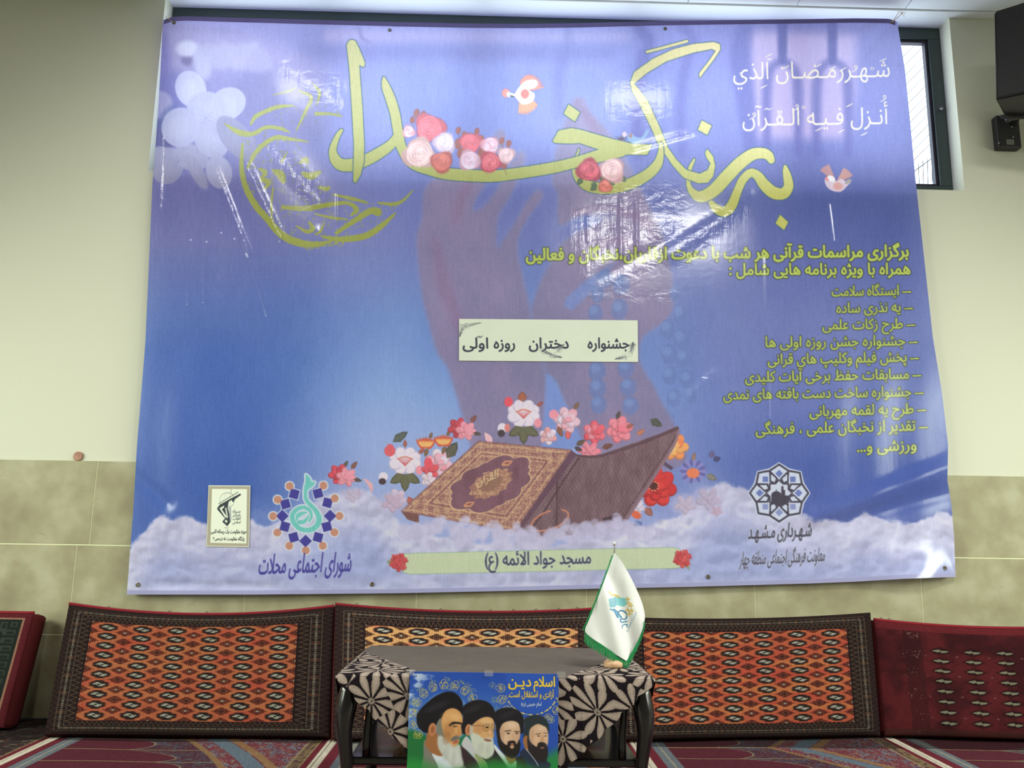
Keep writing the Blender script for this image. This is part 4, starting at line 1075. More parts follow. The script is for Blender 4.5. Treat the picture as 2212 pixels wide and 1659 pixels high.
CRUMPLE = [((582, 315), (690, 434), 24, 1.), ((531, 354), (605, 515), 13, 1.), ((465, 365), (531, 540), 10, .9), ((350, 285), (344, 450), 8, .8), ((620, 130), (727, 225), 26, .9), ((690, 150), (735, 185), 22, .8),
           ((1320, 180), (1430, 185), 26, .5), ((1320, 240), (1440, 250), 26, .8), ((1370, 320), (1500, 285), 9, .9), ((1250, 470), (1270, 620), 26, .7), ((1330, 440), (1440, 430), 40, 1.), ((1300, 520), (1440, 500), 44, 1.), ((1470, 545), (1590, 450), 26, 1.),
           ((1100, 630), (1450, 640), 16, .7), ((1460, 900), (1540, 800), 18, .9), ((1270, 640), (1430, 560), 30, .6)]
def crumple(X, Y):
    c = .10 + 0 * X
    for a, b, w, amp in CRUMPLE: c = np.maximum(c, ridge(X, Y, a, b, w, amp))
    return c
def SURF(px, py, off=0.0):
    px = np.asarray(px, float); py = np.asarray(py, float)
    return on_y(px, py, -(disp(px, py) + off))

banner = empty('banner', tuple(on_y(1170, 1270, -.04)))
tag(banner, 'huge violet-blue printed vinyl banner with Persian calligraphy hanging across the wall', 'banner')
NS, NT = 1361, 961
s_ = np.linspace(0, 1, NS)[None, :]; t_ = np.linspace(0, 1, NT)[:, None]
xt = 352 + (1938 - 352) * s_; yt_ = np.interp(xt, B_TOP[:, 0], B_TOP[:, 1])
xb = 274 + (2064 - 274) * s_; yb = np.interp(xb, B_BOT[:, 0], B_BOT[:, 1])
yl = 44 + (1284 - 44) * t_; xl = np.interp(yl, B_LEFT[:, 1], B_LEFT[:, 0])
yr = 47 + (1246 - 47) * t_; xr = np.interp(yr, B_RIGHT[:, 1], B_RIGHT[:, 0])
def coons(T, Bo, Lf, Rt):
    return (1 - t_) * T + t_ * Bo + (1 - s_) * Lf + s_ * Rt - ((1 - s_) * (1 - t_) * T[0, 0] + s_ * (1 - t_) * T[0, -1] + (1 - s_) * t_ * Bo[0, 0] + s_ * t_ * Bo[0, -1])
PXX = coons(xt, xb, xl, xr); PYY = coons(yt_, yb, yl, yr)
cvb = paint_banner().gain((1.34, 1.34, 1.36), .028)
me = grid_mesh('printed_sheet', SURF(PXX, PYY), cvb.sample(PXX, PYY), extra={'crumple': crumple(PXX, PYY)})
m_ban = bpy.data.materials.new('printed_vinyl'); m_ban.use_nodes = True
b = m_ban.node_tree.nodes['Principled BSDF']
vc = nd(m_ban, 'ShaderNodeVertexColor'); vc.layer_name = 'Col'
lk(m_ban, vc.outputs[0], b.inputs['Base Color'])
b.inputs['Roughness'].default_value = .17; b.inputs['Specular IOR Level'].default_value = .62
geo = nd(m_ban, 'ShaderNodeNewGeometry')
at = nd(m_ban, 'ShaderNodeAttribute', attribute_name='crumple')
def nz(scale, vs, det=3, dist=0.0):
    mp = nd(m_ban, 'ShaderNodeMapping'); mp.inputs['Scale'].default_value = vs
    n = nd(m_ban, 'ShaderNodeTexNoise'); n.inputs['Scale'].default_value = scale; n.inputs['Detail'].default_value = det; n.inputs['Distortion'].default_value = dist
    lk(m_ban, geo.outputs['Position'], mp.inputs[0]); lk(m_ban, mp.outputs[0], n.inputs[0]); return n
n1 = nz(26, (1, 1, .16)); n2 = nz(16, (.8, 1, 1.3), 4, .6); n3 = nz(150, (1, 1, .10), 2)
ad = nd(m_ban, 'ShaderNodeMath', operation='ADD'); lk(m_ban, n1.outputs['Fac'], ad.inputs[0]); lk(m_ban, n2.outputs['Fac'], ad.inputs[1])
m3 = nd(m_ban, 'ShaderNodeMath', operation='MULTIPLY_ADD'); lk(m_ban, n3.outputs['Fac'], m3.inputs[0]); m3.inputs[1].default_value = .16; lk(m_ban, ad.outputs[0], m3.inputs[2])
bp = nd(m_ban, 'ShaderNodeBump'); bp.inputs['Distance'].default_value = .0036
lk(m_ban, at.outputs['Fac'], bp.inputs['Strength']); lk(m_ban, m3.outputs[0], bp.inputs['Height']); lk(m_ban, bp.outputs[0], b.inputs['Normal'])
trn = nd(m_ban, 'ShaderNodeBsdfTranslucent'); hs = nd(m_ban, 'ShaderNodeHueSaturation'); hs.inputs['Saturation'].default_value = .6; hs.inputs['Value'].default_value = 1.1
lk(m_ban, vc.outputs[0], hs.inputs['Color']); lk(m_ban, hs.outputs[0], trn.inputs[0])
mxs = nd(m_ban, 'ShaderNodeMixShader'); mxs.inputs[0].default_value = .30
outn = m_ban.node_tree.nodes['Material Output']
lk(m_ban, b.outputs[0], mxs.inputs[1]); lk(m_ban, trn.outputs[0], mxs.inputs[2]); lk(m_ban, mxs.outputs[0], outn.inputs[0])
GROM = [(842, 65), (1437, 62), (1927, 48), (298, 1263), (804, 1262), (1530, 1246), (2041, 1227), (376, 49)]
hole = np.zeros(PXX.shape, bool)
for gx, gy in GROM: hole |= (PXX - gx) ** 2 + (PYY - gy) ** 2 < 2.1 ** 2
if hole.any():
    bm = bmesh.new(); bm.from_mesh(me); bm.verts.ensure_lookup_table()
    bmesh.ops.delete(bm, geom=[bm.verts[i] for i in np.nonzero(hole.reshape(-1))[0]], context='VERTS')
    bm.to_mesh(me); bm.free()
link('printed_sheet', me, m_ban, banner)
# hem welded along the top edge and the pale cut edge at the bottom
def strip(name, top, bot, off, rgb, material, n=260):
    s = np.linspace(0, 1, n)
    q = np.linspace(0, 1, 5)[:, None]
    A_ = np.array([top(v) for v in s]); B_ = np.array([bot(v) for v in s])
    P = A_[None] * (1 - q[..., None]) + B_[None] * q[..., None]
    X, Y = P[..., 0], P[..., 1]
    return grid_mesh(name, SURF(X, Y, off), np.ones(X.shape + (3,)) * rgb, extra={'crumple': np.full(X.shape, .15)})
tp = lambda v: (354 + 1580 * v, np.interp(354 + 1580 * v, B_TOP[:, 0], B_TOP[:, 1]))
link('top_hem', strip('top_hem', lambda v: (tp(v)[0], tp(v)[1] - .5), lambda v: (tp(v)[0], tp(v)[1] + 9), .0016, C(116, 104, 156), None), m_ban, banner)
btm = lambda v: (275 + 1788 * v, np.interp(275 + 1788 * v, B_BOT[:, 0], B_BOT[:, 1]))
link('bottom_hem', strip('bottom_hem', lambda v: (btm(v)[0], btm(v)[1] - 9), lambda v: (btm(v)[0], btm(v)[1] + .4), .0016, C(178, 178, 218), None), m_ban, banner)
m_eye = mat('eyelet_metal', L3(126, 120, 110), .35, .9)
for gx, gy in GROM:
    c = SURF(gx, gy, .002)
    bm = bmesh.new()
    lathe(bm, [(.0052, 0), (.0052, -.0022), (.0075, -.0032), (.0100, -.0018), (.0105, 0)], (c[0], c[1], c[2]), 22, 'y')
    bmesh.ops.delete(bm, geom=[f for f in bm.faces if len(f.verts) > 4], context='FACES')
    link('eyelet', bm_mesh('eyelet', bm, True), m_eye, banner)
m_cord = mat('cord', L3(206, 176, 150), .8)
bm = bmesh.new()
c = SURF(1927, 48, .006)
for i, (ex_, ey_) in enumerate(((1949, 28), (1946, 31), (1943, 24))):
    tube(bm, [c, on_y((1927 + ex_) / 2, (48 + ey_) / 2 + 1, -.05), on_y(ex_, ey_, -.03)], .0016, 6)
for a in ((1934, 22), (1956, 30), (1954, 36)): tube(bm, [on_y(1946, 29, -.03), on_y(a[0], a[1], -.034)], .0012, 5)
link('tie_cord', bm_mesh('tie_cord', bm), m_cord, banner)
bm = bmesh.new(); c = SURF(376, 49, .006)
for a in ((358, 36), (364, 30)): tube(bm, [c, on_y(366, 43, -.05), on_y(a[0], a[1], -.02)], .0014, 6)
link('tie_cord', bm_mesh('tie_cord', bm), m_cord, banner)

# ------------------------------------------------------------------ papers stuck on the banner
m_paper = col_mat('paper', .75, .25)
m_psheet = mat('plain_paper', L3(226, 228, 214), .8)
def pasted(name, corners, cv, label, cat, n, m, off=.004):
    """a sheet of paper following the banner; corners TL TR BR BL in photo pixels"""
    u = np.linspace(0, 1, n)[None, :, None]; v = np.linspace(0, 1, m)[:, None, None]
    q = [np.array(c_, float) for c_ in corners]
    P = (q[0] * (1 - u) + q[1] * u) * (1 - v) + (q[3] * (1 - u) + q[2] * u) * v
    F = SURF(P[..., 0], P[..., 1], off); Bk = SURF(P[..., 0], P[..., 1], off - .0009)
    me = grid_mesh(name, F, cv.sample(P[..., 0], P[..., 1]))
    # thickness: rim and back
    bm = bmesh.new(); bm.from_mesh(me); lay = bm.verts.layers.float_color['Col']
    bm.verts.ensure_lookup_table(); VV = list(bm.verts)
    idx = [j for j in range(n)] + [i * n + n - 1 for i in range(1, m)] + [(m - 1) * n + j for j in range(n - 2, -1, -1)] + [i * n for i in range(m - 2, 0, -1)]
    nb = []
    for k in idx:
        w_ = bm.verts.new(Bk.reshape(-1, 3)[k]); w_[lay] = (.6, .6, .55, 1); nb.append(w_)
    for k in range(len(idx)):
        a, b2 = VV[idx[k]], VV[idx[(k + 1) % len(idx)]]
        bm.faces.new((a, nb[k], nb[(k + 1) % len(idx)], b2))
    bm.to_mesh(me); bm.free()
    o = link(name, me, m_paper)
    return tag(o, label, cat)

cvl = Cv(985, 680, 1385, 790, 3.0, C(208, 214, 198))
X, Y = cvl.XY(); cvl.img += ((fbm(X / 40, Y / 40, 3, 4) - .5) * .03)[..., None]
for s0, xa, xb2 in (('جشنواره', 1270, 1359), ('دختران', 1143, 1228), ('روزه', 1067, 1112), ('اولی', 1000, 1054)):
    text(cvl, s0, (xa, 752.5), (xb2, 752.5), 32, C(62, 66, 80), bold=1.0)
cvl.stroke([(1031, 727, 1.6), (1034, 729, 1.6), (1036, 726, 1.6), (1038, 729, 1.6), (1042, 725.5, 1.6)], C(62, 66, 80))
rs = np.random.default_rng(2)
for cx_, cy_, an, L in ((996, 706, -.2, 44), (1000, 706, 1.9, 22), (1188, 767, .2, 26), (1170, 757, .4, 24), (1205, 757, -.8, 18), (1362, 762, -1.3, 20), (1352, 770, 2.9, 24), (1367, 748, -1.6, 8)):
    for q in range(230):
        t = rs.uniform(0, 1); r_ = (1 - t) * 7
        x = cx_ + math.cos(an) * t * L + rs.normal(0, r_ * .6); y = cy_ + math.sin(an) * t * L + rs.normal(0, r_ * .5)
        a = rs.uniform(0, 6.28)
        cvl.line((x, y), (x + 1.6 * math.cos(a), y + 1.6 * math.sin(a)), .6, C(96, 100, 108), .6)
pasted('paper_strip', [(991.6, 688.8), (1377.5, 692), (1378.4, 782.3), (991.4, 779.2)], cvl, 'white paper strip with dark Persian lettering and floral corners pasted mid-banner', 'paper', 520, 150)

cvn = Cv(440, 1040, 548, 1190, 5.0, C(228, 232, 216))
NQ = [(450.5, 1048.5), (541, 1049), (538, 1182), (445.5, 1180.5)]
cvn.poly([(451, 1050), (540, 1050.5), (537, 1180.5), (446.5, 1179)], C(168, 162, 142)); cvn.poly([(458, 1056), (533.5, 1056.5), (532, 1174), (454.5, 1172.5)], C(226, 232, 214))
DK = C(58, 66, 70)
for q in range(40):
    a0, a1 = 2 * PI * q / 40, 2 * PI * (q + 1) / 40
    cvn.line((491 + 16 * math.cos(a0), 1080 + 16 * math.sin(a0)), (491 + 16 * math.cos(a1), 1080 + 16 * math.sin(a1)), .8, C(120, 128, 130), .8)
for f_ in (.45, 1.0):
    cvn.stroke([(491 + 16 * f_ * math.sin(t), 1080 + 15 * math.cos(t), .6) for t in np.linspace(0, 6.2, 20)], C(140, 148, 148), .6)
cvn.poly([(470, 1096), (475, 1090), (498, 1077), (519, 1066), (521, 1069), (507, 1079), (504, 1086), (500, 1080), (494, 1084), (492, 1096), (499, 1126), (491, 1137), (480, 1127), (486, 1120), (469, 1100)], DK)
cvn.poly([(474, 1098), (484, 1092), (484, 1096), (479, 1100), (490, 1116), (487, 1119)], C(220, 226, 210)); cvn.poly([(486, 1098), (489, 1096), (493, 1118), (490, 1120)], C(196, 200, 190)); cvn.poly([(488, 1122), (492, 1126), (489, 1130), (485, 1126)], C(200, 206, 194))
cvn.poly([(494, 1096), (499, 1092), (500, 1124), (497, 1127)], C(168, 172, 178))
for q in range(16):
    x = 472 + q * 2.7; y = 1091 - q * 1.62
    cvn.stroke([(x, y - 2, .7), (x + 1, y - 4.2, 1.1), (x + 2, y - 2.2, .8)], DK)
cvn.line((499, 1056), (499, 1066), 1, C(120, 124, 126))
for i, s0 in enumerate(('سپاه', 'پاسداران', 'انقلاب', 'اسلامی')): text(cvn, s0, (502.5, 1107.5 + i * 7.8), (519.5, 1107 + i * 7.8), 9.5, DK, bold=.25)
text(cvn, '۱۳۵۷', (485, 1142), (494, 1142), 5.5, C(100, 100, 100), raw=True)
text(cvn, 'حوزه مقاومت یک ریحانه النبی', (455.5, 1151.5), (532.5, 1152), 11.5, C(44, 46, 54), bold=.35)
text(cvn, 'پایگاه مقاومت نه نرجس', (464, 1166.5), (528, 1167.5), 10.5, C(44, 46, 54), bold=.35)
text(cvn, '۳', (460, 1166.5), (463, 1166.5), 9, C(44, 46, 54), raw=True, bold=.25)
pasted('notice_sheet', NQ, cvn, 'small white notice sheet with grey border and dark emblem at banner lower left', 'paper', 240, 330)

# ------------------------------------------------------------------ small brown disc on the ledge of the stone
c = on_y(168, 984, -.01)
bm = bmesh.new()
lathe(bm, [(.001, -.004), (.019, -.004), (.0225, -.001), (.0225, .007), (.001, .007)], (c[0], -.006, STZ + .0225), 36, 'y')
m_disc = mat('brown_cap', L3(156, 112, 92), .6)
noise_color(m_disc, 40, L3(140, 98, 78), L3(170, 128, 104))
tag(link('round_cap', bm_mesh('round_cap', bm), m_disc), 'small round brown cap standing on the ledge of the stone cladding at left', 'cap')

# ------------------------------------------------------------------ loudspeaker at upper right
m_spk = mat('speaker_black', L3(34, 32, 34), .55); noise_bump(m_spk, 220, .3, .001)
m_grl = mat('speaker_grille', L3(26, 25, 28), .7); noise_bump(m_grl, 500, .8, .001)
m_edge = mat('speaker_edge', L3(70, 68, 74), .3)
ys = -.42
A_ = on_y(2148, 27, ys); B_ = on_y(2139, 216, ys - .03)
spk = empty('wall_speaker', (A_[0] + .17, -.2, B_[2])); tag(spk, 'black loudspeaker box tilted on its bracket high on the right of the wall', 'speaker')
xl_, zt, zb = A_[0], A_[2] + .004, B_[2]
w_ = .34; dp = .27
bm = bmesh.new()
fx, fy, gx_, gy_ = .85, -.52, .52, .85
R_ = lambda a, b_: (xl_ + a * fx + b_ * gx_, ys + a * fy + b_ * gy_)
pr = [R_(0, 0), R_(w_, 0), R_(w_ - .07, dp), R_(.05, dp)]
def prism(bm, prof, z0, z1, sh=0.0, bev=.006):
    lo = [bm.verts.new((x - .055, y - sh, z0)) for x, y in prof]; hi = [bm.verts.new((x, y, z1 + (.02 if i in (1, 2) else 0))) for i, (x, y) in enumerate(prof)]
    n = len(prof); fs = [bm.faces.new(lo[::-1]), bm.faces.new(hi)] + [bm.faces.new((lo[i], lo[(i + 1) % n], hi[(i + 1) % n], hi[i])) for i in range(n)]
    if bev: bmesh.ops.bevel(bm, geom=list({e for f in fs for e in f.edges}), offset=bev, segments=2, affect='EDGES')
prism(bm, pr, zb, zt, .03)
link('cabinet', bm_mesh('cabinet', bm), m_spk, spk)
bm = bmesh.new()
prism(bm, [R_(.006, -.012), R_(w_ - .006, -.012), R_(w_ - .006, .004), R_(.006, .004)], zb + .006, zt - .006, .03, .003)
link('grille', bm_mesh('grille', bm), m_grl, spk)
bm = bmesh.new(); tube(bm, [(xl_ - .001, ys - .004, zt - .02), (xl_ - .053, ys - .034, zb + .01)], .0026, 8)
link('corner_trim', bm_mesh('corner_trim', bm, True), m_edge, spk)
p0 = on_y(2154, 246, -.06); p1 = on_y(2211, 318, -.06)
bm = bmesh.new(); add_box(bm, p0[0], p1[0], -.05, -.001, p1[2], p0[2], .008)
link('wall_plate', bm_mesh('wall_plate', bm), m_spk, spk)
bm = bmesh.new()
tube(bm, [(p0[0] + .09, -.05, p0[2] - .05), (p0[0] + .085, -.14, p0[2] + .02), (xl_ + .15, ys + .2, zb + .03)], .018, 12)
tube(bm, [(xl_ + .05, ys + .1, zb - .012), (xl_ + .28, ys + .1, zb - .012)], .01, 10)
tube(bm, [(xl_ + .05, ys + .1, zb - .012), (p0[0] + .05, -.06, p0[2] - .02)], .009, 10)
link('bracket_arm', bm_mesh('bracket_arm', bm, True), m_spk, spk)
c = on_y(2183, 307, -.053)
link('rating_label', box_mesh('rating_label', c[0] - .02, c[0] + .02, -.0525, -.049, c[2] - .014, c[2] + .016), mat('grey_label', L3(110, 112, 104), .5), spk)
for (x, y) in ((2188, 296), (2158, 309), (2186, 274)):
    c = on_y(x, y, -.053 if y > 240 else ys - .03); bm = bmesh.new()
    lathe(bm, [(.001, -.004), (.004, -.003), (.005, .002), (.001, .002)], tuple(c), 12, 'y'); link('screw', bm_mesh('screw', bm, True), m_alu, spk)
# ------------------------------------------------------------------ woven patterns
def yarn(c, k, sat):
    """dull the dyes: scale in linear light and pull towards grey"""
    l = srgb2lin(c) * k; g = l.mean(-1, keepdims=True); l = g + (l - g) * sat
    l = np.clip(l, 0, 1)
    return np.where(l <= .0031308, l * 12.92, 1.055 * np.maximum(l, 1e-6) ** (1 / 2.4) - .055)
def mixc(a, b, k): return a * (1 - k[..., None]) + b * k[..., None]

def pat_orange(U, V, f=(.105, .87, .125, .905), base=C(190, 88, 42), alt=C(192, 104, 48), pale=C(196, 200, 178), dark=C(44, 32, 30), seed=1, red=C(150, 40, 36), rows=10, cols=6, kk=.62):
    u0, u1, v0, v1 = f
    fu = (U - u0) / (u1 - u0); fv = (V - v0) / (v1 - v0)
    col = np.ones(U.shape + (3,)) * C(42, 28, 28)
    n = vnoise(U * 420, V * 200, seed)
    # border bands
    d = np.minimum(np.minimum(U, 1 - U) * 2.1, np.minimum(V, 1 - V) * 1.0)
    dl = np.where(U < u0, (u0 - U) / u0, np.where(U > u1, (U - u1) / (1 - u1), 0)); dv = np.where(V < v0, (v0 - V) / v0, np.where(V > v1, (V - v1) / (1 - v1), 0))
    D = np.maximum(dl, dv); side = dl >= dv
    run = np.where(side, V * 44, U * 96)
    sq = (np.abs((run % 2) - 1) < .55)
    b1 = (D > .42) & (D < .66)
    col = mixc(col, np.where((np.floor(run / 2) % 3 == 0)[..., None], C(112, 66, 44), C(74, 56, 52)), (b1 & sq) * .55)
    dots = (np.abs((run * 3 % 2) - 1) < .5)
    col = mixc(col, C(150, 146, 120), (b1 & dots & (np.abs(D - .54) < .035)) * .8)
    for dd in (.38, .70): col = mixc(col, C(140, 128, 96), (((np.abs(D - dd) < .022)) & (np.abs((run * 4 % 2) - 1) < .6)) * .55)
    zz = np.abs(((run * 1.2) % 2) - 1)
    col = mixc(col, C(130, 104, 74), ((np.abs((D - .05) / .28 - zz) < .13) & (D > .05) & (D < .33)) * .6)
    col = mixc(col, C(104, 74, 56), ((np.abs((D - .72) / .26 - zz) < .14) & (D > .72)) * .35)
    # field
    infield = (D <= 0)
    st = vnoise(V * rows * 2.2, U * 3, seed + 4)
    fld = mixc(np.ones_like(col) * base, alt, sstep(.3, .7, st)); fld = mixc(fld, base * np.array([1.02, .72, .8]), sstep(.6, .85, vnoise(V * rows * 3.1, U * 7, seed + 9)) * .7)
    cx_ = fu * cols; cy_ = fv * rows
    ix = np.floor(cx_); iy = np.floor(cy_); ax = np.abs(cx_ - ix - .5); ay = np.abs(cy_ - iy - .5); sx = cx_ - ix - .5; sy = cy_ - iy - .5
    stp = lambda a, q: np.floor(a * q + .5) / q
    sa, sb = stp(ax, 26), stp(ay, 14)
    oct_ = np.maximum(np.maximum(sa / .27, sb / .385), (sa / .27 + sb / .385) / 1.36)
    fld = mixc(fld, C(116, 56, 34), (oct_ < 1.06) * .9)
    fld = mixc(fld, dark, (oct_ < .96) * 1.0)
    fld = mixc(fld, C(92, 60, 52), ((oct_ < .72) & (oct_ > .60)) * .55)
    blob1 = (((sx + .05) / .085) ** 2 + ((sy + .07) / .13) ** 2 < 1) | (((sx - .05) / .085) ** 2 + ((sy - .07) / .13) ** 2 < 1)
    blob2 = ((np.abs(sy + .02) < .05) & (sx < -.05) & (sx > -.17)) | ((np.abs(sy - .02) < .05) & (sx > .05) & (sx < .17))
    notch = (np.abs(sx) < .035) & (ay < .06)
    fld = mixc(fld, pale * .92, ((blob1 | blob2) & ~notch) * .85)
    # small beaded diamonds between
    cx2 = cx_ - .5; cy2 = cy_ - .5
    jx_ = np.floor(cx2); jy = np.floor(cy2); tx_, ty_ = cx2 - jx_ - .5, cy2 - jy - .5; bx_ = np.abs(tx_); by_ = np.abs(ty_)
    dia = bx_ / .27 + by_ / .40
    an = np.arctan2(ty_ / .40, tx_ / .27)
    ser = 1.0 + .10 * np.cos(an * 14)
    mar_ = np.clip(red * .56, 0, 1)
    fld = mixc(fld, mar_, (dia < ser) * .92)
    fld = mixc(fld, C(156, 80, 46), ((dia < .80) & (dia > .62) & (np.cos(an * 14) > .1)) * .8)
    fld = mixc(fld, C(160, 128, 76), ((dia < .52) & (dia > .36) & (np.cos(an * 8) < -.2)) * .7)
    par = (((jx_ + jy) % 2) == 0)
    fld = mixc(fld, pale, ((dia < .20) & par) * .8); fld = mixc(fld, C(60, 40, 36), ((dia < .26) & ~par) * .8)
    edge_ok = (bx_ * 0 + 1)
    col = np.where(infield[..., None], fld, col)
    col = col * (0.90 + .2 * n[..., None])
    return yarn(np.clip(col, 0, 1), kk, .82)

def pat_red(U, V, seed=3):
    n = vnoise(U * 420, V * 200, seed); n2 = fbm(U * 9, V * 5, 4, seed)
    col = mixc(np.ones(U.shape + (3,)) * C(98, 24, 30), C(66, 18, 24), sstep(.35, .7, n2))
    inn = (U > .175) & (V > .20) & (V < .93)
    col = mixc(col, C(56, 20, 24), ((U > .10) & (U < .165)) * .5)
    cx_ = (U - .175) / .1225; cy_ = (V - .2) / .0915
    ix = np.floor(cx_); iy = np.floor(cy_); sx = cx_ - ix - .5; sy = cy_ - iy - .5; ax, ay = np.abs(sx), np.abs(sy)
    orn = (ax / .40 + ay / .5 < 1)
    col = mixc(col, C(52, 16, 20), (orn & inn) * .6)
    z = ((((sx + .10) / .10) ** 2 + ((sy + .06) / .16) ** 2 < 1) | (((sx - .10) / .10) ** 2 + ((sy - .06) / .14) ** 2 < 1)) & (np.abs(sy + sx * .5) < .2) | ((np.abs(sy + .02) < .05) & (ax < .24)) 
    col = mixc(col, C(24, 14, 16), ((ax < .22) & (ay < .24) & inn) * .6)
    col = mixc(col, C(150, 150, 120), (z & inn) * .85)
    cx2 = cx_ - .5; sx2 = cx2 - np.floor(cx2) - .5; cy2 = cy_ * .5; sy2 = cy2 - np.floor(cy2) - .5
    col = mixc(col, C(130, 90, 84), ((np.abs(sx2) + np.abs(sy2) * 1.4 < .06) & inn) * .7)
    fl = (vnoise(U * 150, V * 80, 9) > .80) & (U > .09) & (U < .16) & (np.abs((V * 5.5) % 1 - .5) < .25)
    col = mixc(col, C(140, 104, 96), fl * .6)
    col = mixc(col, C(120, 26, 36), (V < .07) * .8)
    col = mixc(col, C(70, 40, 30), (V > .94) * .6)
    return yarn(np.clip(col * (.76 + .22 * n[..., None]), 0, 1), .8, .85)

def pat_key(U, V, seed=5):
    n = vnoise(U * 420, V * 200, seed)
    e = np.minimum(np.minimum(1 - U, U) * 2.0, np.minimum(V, 1 - V))
    col = np.ones(U.shape + (3,)) * C(108, 26, 36)
    col = mixc(col, C(178, 128, 96), ((e > .045) & (e < .06)) * .9)
    grn = (e > .06) & (e < .20)
    col = np.where(grn[..., None], C(38, 48, 42), col)
    run = np.where(np.minimum(1 - U, U) * 2.0 < np.minimum(V, 1 - V), V * 14, U * 28)
    key = ((np.abs((run % 1) - .5) < .32) & (np.abs(e - .13) < .045) & ~((np.abs((run % 1) - .55) < .18) & (np.abs(e - .12) < .025)))
    col = mixc(col, C(74, 82, 70), (key & grn) * .7)
    col = mixc(col, C(176, 140, 104), ((e > .20) & (e < .215)) * .9)
    f2 = (e > .215)
    q = fbm(U * 30, V * 16, 3, seed)
    col = np.where((f2 & (q > .5))[..., None], C(52, 48, 62), np.where(f2[..., None], C(96, 34, 40), col))
    col = mixc(col, C(150, 150, 126), (f2 & (np.abs(q - .5) < .02)) * .8)
    return yarn(np.clip(col * (.88 + .24 * n[..., None]), 0, 1), .6, .8)

def pat_rug(x, y, w, yc=-.88, hh=.52, seed=2, dim=False):
    """prayer runner: x 0..w from its left edge, y along it"""
    u = x / w
    n = vnoise(x * 400, y * 260, seed)
    mott = fbm(x * 46, y * 46, 4, seed); m2 = fbm(x * 90 + 7, y * 70, 3, seed + 3)
    pal = [C(92, 58, 72), C(52, 50, 70), C(136, 128, 96), C(104, 102, 126), C(120, 44, 58)]
    mc = np.ones(x.shape + (3,)) * pal[0]
    for i, th in enumerate((.56, .62, .50, .44)): mc = np.where(((m2 > th) if i % 2 == 0 else (mott < 1 - th))[..., None], pal[i + 1], mc)
    mc = np.where((np.abs(m2 - .5) < .018)[..., None], C(156, 146, 116), mc)
    v = (y - yc) / hh; v = (v + 1) % 2 - 1; av = np.abs(v)
    ub = .86 - .27 * av ** 1.25
    col = mc.copy()
    MAR = C(92, 28, 44)
    # field with long pointed niches
    ui = ub - .22 - .03 * np.cos(av * 9)
    band = (v * 3.0) % 1; bb = np.abs(band - .5) * 2
    utip = ui - .02 - .10 * (bb ** 2.4)
    field = (u > .11) & (u < utip)
    col = np.where(field[..., None], MAR * (1 + .12 * (mott[..., None] - .5)), col)
    col = mixc(col, C(168, 150, 104), ((np.abs(u - utip) < .004) & (u > .11)) * .9)
    dk = (u >= utip) & (u < ub - .10)
    col = mixc(col, C(40, 36, 52), dk * .45)
    col = mixc(col, C(152, 138, 84), ((np.abs(bb - .98) < .03) & (u > .11) & (u < ub - .1)) * .8)
    gold = (np.abs(u - (ub - .105)) < .012) | (np.abs(u - (ub + .055)) < .018)
    col = mixc(col, C(150, 112, 56), gold * .85)
    rib = (u > ub - .035) & (u < ub + .03)
    col = np.where(rib[..., None], mixc(np.ones_like(col) * C(104, 122, 136), C(66, 80, 96), (np.sin((u + av * .5) * 520) > 0) * .6), col)
    lb = (u > .055) & (u < .11)
    col = np.where(lb[..., None], mixc(np.ones_like(col) * C(116, 124, 128), C(60, 70, 92), (np.sin(y * 900) > 0) * .55), col)
    col = mixc(col, C(158, 150, 120), (np.abs(u - .083) < .004) * .8)
    rb = (u > .925) & (u < .965)
    col = np.where(rb[..., None], mixc(np.ones_like(col) * C(128, 104, 62), C(90, 60, 60), sstep(.45, .6, m2)), col)
    col = mixc(col, C(160, 140, 90), ((np.abs(u - .925) < .003) | (np.abs(u - .965) < .003)) * .8)
    col = np.where(((u < .055) | (u > .965))[..., None], C(112, 22, 40), col)
    col = np.where(((u < .018) | (u > .988))[..., None], C(206, 194, 170), col)
    if dim:
        dk_ = mixc(np.ones_like(col) * C(48, 40, 38), C(104, 96, 74), sstep(.56, .66, fbm(x * 30, y * 60, 3, 5)))
        col = np.where(((u > .3) & (u < .955))[..., None], mixc(dk_, C(80, 40, 44), sstep(.55, .62, m2)), col)
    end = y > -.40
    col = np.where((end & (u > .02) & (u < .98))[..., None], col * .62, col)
    return yarn(np.clip(col * (.86 + .30 * n[..., None]), 0, 1), .8, .78)

m_wool = col_mat('wool_pile', .95, .08, (700, .35, .0015))
m_red = mat('red_piping', L3(124, 32, 42), .85, spec=.15); noise_bump(m_red, 500, .5, .001)
m_back = mat('dark_red_cloth', L3(84, 30, 32), .9, spec=.1); noise_bump(m_back, 400, .4, .001)

